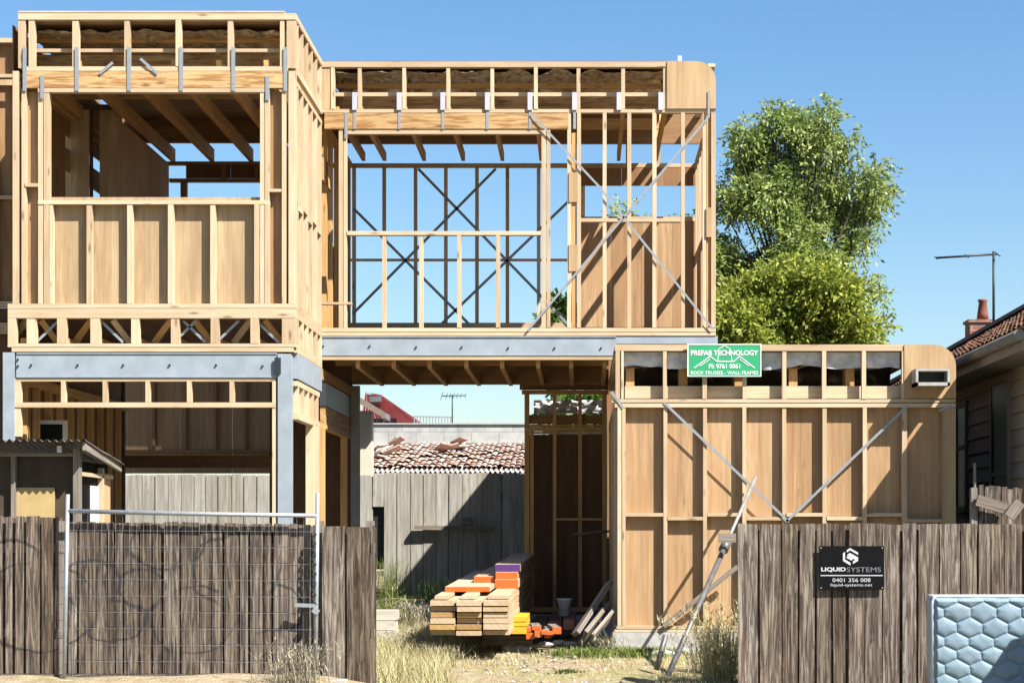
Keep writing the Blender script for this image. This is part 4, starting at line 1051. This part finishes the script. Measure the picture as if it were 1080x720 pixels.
# ------------------------------------------------------------------ vegetation
def blade(m, x, y, z, h, lean_, az, w, t, seg=2):
    dx, dy = math.cos(az)*lean_, math.sin(az)*lean_
    sx, sy = -math.sin(az)*w, math.cos(az)*w
    if seg == 1:
        m.tri([(x-sx,y-sy,z),(x+sx,y+sy,z),(x+dx*h,y+dy*h,z+h)], t); return
    mx_, my_, mz_ = x+dx*h*.3, y+dy*h*.3, z+h*.6
    m.tri([(x-sx,y-sy,z),(x+sx,y+sy,z),(mx_+sx*.8,my_+sy*.8,mz_),(mx_-sx*.8,my_-sy*.8,mz_)], t)
    m.tri([(mx_-sx*.8,my_-sy*.8,mz_),(mx_+sx*.8,my_+sy*.8,mz_),(x+dx*h,y+dy*h,z+h*(1-.35*lean_))], t)
m = MB(); mg = MB()
cnt = 0
while cnt < 21000:
    px = random.uniform(330, 800); d = random.uniform(18.4, 24.0); x = X(px, d); y = d
    nz = noise.noise(Vector((x*1.3, y*.9, 0)))+.5*noise.noise(Vector((x*3.5, y*3, 5)))
    dens = .25+nz
    if px < 475: dens += 1.0
    if px > 690: dens += .35
    if 480 < px < 690 and d < 20.5: dens -= .25
    if X(530,d) < x and d > 22.1: continue
    cnt += 1
    if random.random() > dens: continue
    h = random.uniform(.03,.10)*(2.8 if px < 480 else 1)
    blade(m, x, y, g(x,y)-.01, h, random.uniform(.2,1.3), random.uniform(0,6.28), random.uniform(.003,.006), random.random(), 1)
tag(m.build('dry_grass', strawm, origin=(0,20,0)), 'short dry straw grass over the sandy ground', None, kind='stuff')
m = MB()
for _ in range(2600):
    px = random.gauss(660, 38); d = random.gauss(21.75, .16)
    if d > 22.12: continue
    x = X(px,d); blade(m, x, d, g(x,d)-.01, random.uniform(.05,.15), random.uniform(.2,1), random.uniform(0,6.28), random.uniform(.004,.008), random.random())
for _ in range(160):
    d = 19.9+random.gauss(0,.05); x = X(600,19.9)+random.gauss(0,.06)
    blade(m, x, d, g(x,d)-.01, random.uniform(.03,.08), random.uniform(.5,1.3), random.uniform(0,6.28), .012, random.random()*.4)
tag(m.build('green_grass', greenweed, origin=(0,21,0)), 'fresh green grass growing along the garage slab', None, kind='stuff')
def weed(px, py, n, h, spread, mat, label, name='dry_weed', d=None, seeds=True):
    d = d or gy(px, py); x0 = X(px,d); m = MB()
    for _ in range(n):
        x = x0+random.gauss(0,spread); y = d+random.gauss(0,spread*.6)
        hh = h*random.uniform(.35,1.05); az = random.uniform(0,6.28); ln_ = random.uniform(.1,.9); t = random.random()
        blade(m, x, y, g(x,y)-.01, hh, ln_, az, random.uniform(.002,.004), t)
        if seeds and random.random() < .5:
            tx, ty, tz = x+math.cos(az)*ln_*hh*.9, y+math.sin(az)*ln_*hh*.9, g(x,y)+hh*(1-.35*ln_)*.93
            for k_ in range(4):
                a2 = random.uniform(0,6.28); blade(m, tx+random.gauss(0,.015), ty, tz-random.uniform(0,.08), random.uniform(.03,.06), random.uniform(.6,1.5), a2, .006, t, 1)
    tag(m.build(name, mat), label, 'weed', 'dry weeds on the plot')
weed(423,664,650,.45,.16,greyweed,'grey dry weed clump left of the timber stack front')
weed(440,688,480,.30,.20,greyweed,'low matted dry weed in front of the timber stack')
weed(460,697,420,.22,.13,greyweed,'small dark matted weed below the timber stack corner')
weed(762,716,520,.95,.11,strawm,'tall straw weed against the end of the right paling fence', d=19.0)
weed(752,700,260,.55,.14,greyweed,'bushy dry weed between the prop and right fence', d=20.0)
weed(316,722,170,.50,.15,greyweed,'dry grass tuft at the foot of the wire panel', d=17.85)
weed(404,648,240,.75,.08,greenweed,'green weed growing behind the left fence end', d=22.6)
weed(470,650,500,.55,.28,leafg,'dark weeds along the foot of the shaded grey fence', d=30.5, seeds=False)
weed(405,612,320,.9,.2,greenweed,'pale green weeds under the gap in the grey fence', d=31.4, seeds=False)
weed(640,668,140,.28,.05,greyweed,'wispy dry weed beside the leaning boards', d=21.9)

def tree(name, label, lobes, d, n_spray, leaf, mat, trunk_px, droop, dz_depth, group=None, spray_len=(.25,.5), wmul=1.0, gapt=-.22):
    k = d/F
    base = Vector((X(trunk_px,d), d, g(X(trunk_px,d), d)))
    t = thing(name, label, 'tree', base, group)
    tb = MB(); L = []
    for (px, py, r) in lobes:
        L.append((Vector((X(px,d), d+random.uniform(-1,1)*dz_depth, Z(py,d))), r*k))
    zc = sum(c.z for c, r in L)/len(L)
    fork = Vector((base.x, d, base.z+(min(c.z-r for c, r in L)-base.z)*.85))
    tb.tube([base, base.lerp(fork,.5)+Vector((.08,0,0)), fork], [.22,.18,.15], 10)
    for c, r in L:
        mid = fork.lerp(c, .5)+Vector((random.uniform(-.2,.2),random.uniform(-.2,.2),.15))
        tb.tube([fork, mid, c], [.06,.03,.01], 6)
    tb.build('trunk', barkm, t)
    m = MB(); tot = sum(r**2.2 for c, r in L)
    for c, r in L:
        for _ in range(int(n_spray*r**2.2/tot)):
            v = Vector((random.gauss(0,1),random.gauss(0,1),random.gauss(0,1))).normalized()*r*random.random()**.42
            v.z *= .92
            if noise.noise((c+v)*1.25)+.5*noise.noise((c+v)*3.1) < gapt: continue
            q = c+v; out = v.normalized()
            dr = (out+Vector((random.gauss(0,.5),random.gauss(0,.5),random.gauss(0,.35)+.2-droop))).normalized()
            ln_ = random.uniform(*spray_len); nl = random.randint(6,9); tt = random.random()
            for i in range(nl):
                f = (i+.5)/nl; pnt = q+dr*ln_*f+Vector((0,0,-droop*ln_*f*f*.8))
                ld = (dr*.6+Vector((random.gauss(0,.6),random.gauss(0,.6),random.gauss(0,.5)-droop*.7))).normalized()
                ll = leaf*random.uniform(.6,1.25); wd = ll*.17*wmul
                sd = ld.cross(Vector((random.gauss(0,1),random.gauss(0,1),random.gauss(0,1)))).normalized()*wd
                m.tri([pnt, pnt+ld*ll*.45+sd, pnt+ld*ll, pnt+ld*ll*.45-sd], min(1,max(0,tt*.7+random.random()*.3)))
    m.build('crown', mat, t)
    return t
olive = [(826,103,7),(824,114,11),(830,126,15),(815,133,15),(866,118,10),(870,130,16),(884,140,13),(893,150,12),(852,142,17),(838,150,24),(870,160,28),(800,145,14),(783,141,11),(772,148,8),(793,160,20),(815,175,30),(850,190,36),(880,190,28),(902,172,14),(897,205,24),(926,190,9),(925,178,10),(918,186,9),(935,188,11),(940,198,7),(928,207,10),(920,222,14),(770,190,20),(785,205,24),(762,225,22),(815,215,30),(850,230,34),(885,235,28),(913,240,15),(905,255,16),(775,250,28),(808,258,34),(848,270,36),(885,270,20),(900,278,12),(765,290,34),(800,295,36),(840,300,34),(925,310,10),(915,300,12),(740,270,30),(715,250,22),(690,245,22),(672,230,12),(655,228,8),(700,290,36),(730,310,36),(934,316,8)]
tree('tall_tree', 'tall loose olive green tree behind the garage frame', [(a-(6 if a > 880 else 0), b, c*.86) for a, b, c in olive], 42, 17500, .125, leafd, 850, .55, .8, wmul=1.1, gapt=-.07, spray_len=(.2,.5))
ylw = [(780,330,26),(806,313,26),(838,303,24),(868,306,22),(893,322,20),(860,335,32),(820,345,34),(780,355,30),(890,348,24),(908,352,14),(765,345,18),(846,285,11),(862,291,12),(815,292,10),(740,350,24),(905,335,8)]
tree('leafy_tree', 'bright yellow green leafy tree in front of the tall olive tree', ylw, 34, 9500, .11, leafy, 845, .3, .8, wmul=1.4, gapt=-.10, spray_len=(.2,.6))
tree('far_tree', 'small green treetop seen through the middle of the upper frame', [(588,334,7),(591,325,6),(586,343,8),(593,345,8),(590,318,3)], 50, 300, .25, leafg, 586, .2, .3, wmul=1.7)
tree('garden_tree', 'green tree glimpsed through the small panels above the passage wall', [(600,440,16),(618,438,14),(635,440,18),(660,440,18)], 40, 800, .2, leafg, 610, .2, .5, wmul=1.6)

# ------------------------------------------------------------------ light, sky, camera
SD = Vector((1.25, -1.0, 1.75)).normalized()
sun = bpy.data.lights.new('sun', 'SUN'); sun.energy = 5.0; sun.angle = R(.5); sun.color = (1.0, .95, .87)
so = bpy.data.objects.new('sun', sun); col.objects.link(so); so.location = (10,-10,20)
so.rotation_euler = SD.to_track_quat('Z', 'Y').to_euler()
w = bpy.data.worlds.new('World'); sc.world = w; w.use_nodes = True
nt = w.node_tree; bg = nt.nodes['Background']
sky = nt.nodes.new('ShaderNodeTexSky'); sky.sky_type = 'NISHITA'; sky.sun_disc = False
sky.sun_elevation = math.asin(SD.z); sky.sun_rotation = math.atan2(SD.x, SD.y)
sky.air_density = 1.15; sky.dust_density = .6; sky.ozone_density = 4.0
hs = nt.nodes.new('ShaderNodeHueSaturation'); hs.inputs['Saturation'].default_value = 1.18
nt.links.new(sky.outputs[0], hs.inputs['Color']); nt.links.new(hs.outputs[0], bg.inputs['Color']); bg.inputs['Strength'].default_value = .056
cam = bpy.data.cameras.new('camera'); co = bpy.data.objects.new('camera', cam); col.objects.link(co)
co.location = (0, 0, H); co.rotation_euler = (R(90), 0, 0)
cam.sensor_width = 36; cam.lens = F/1080*36
cam.shift_x = (540-CX)/1080; cam.shift_y = (CY-360)/1080
cam.clip_end = 3000; cam.clip_start = .1
sc.camera = co
for o in bpy.data.objects:
    if '_w' in o: del o['_w']
# every linked surface colour darkened evenly, with raised exposure, to deepen shaded areas
KA = .72
for m_ in bpy.data.materials:
    nt_ = m_.node_tree; b_ = nt_.nodes.get('Principled BSDF')
    if b_ is None: continue
    i_ = b_.inputs['Base Color']
    if i_.links:
        src = i_.links[0].from_socket; tgt = [l.to_socket for l in src.links if l.to_node.type in ('BSDF_PRINCIPLED', 'BSDF_TRANSLUCENT')]
        c_ = mix(nt_, 1.0, src, (KA, KA, KA), 'MULTIPLY')
        for t_ in tgt: nt_.links.new(c_, t_)
sc.render.engine = 'CYCLES'
sc.view_settings.view_transform = 'Standard'; sc.view_settings.look = 'None'
sc.view_settings.exposure = 1.58; sc.view_settings.gamma = 1
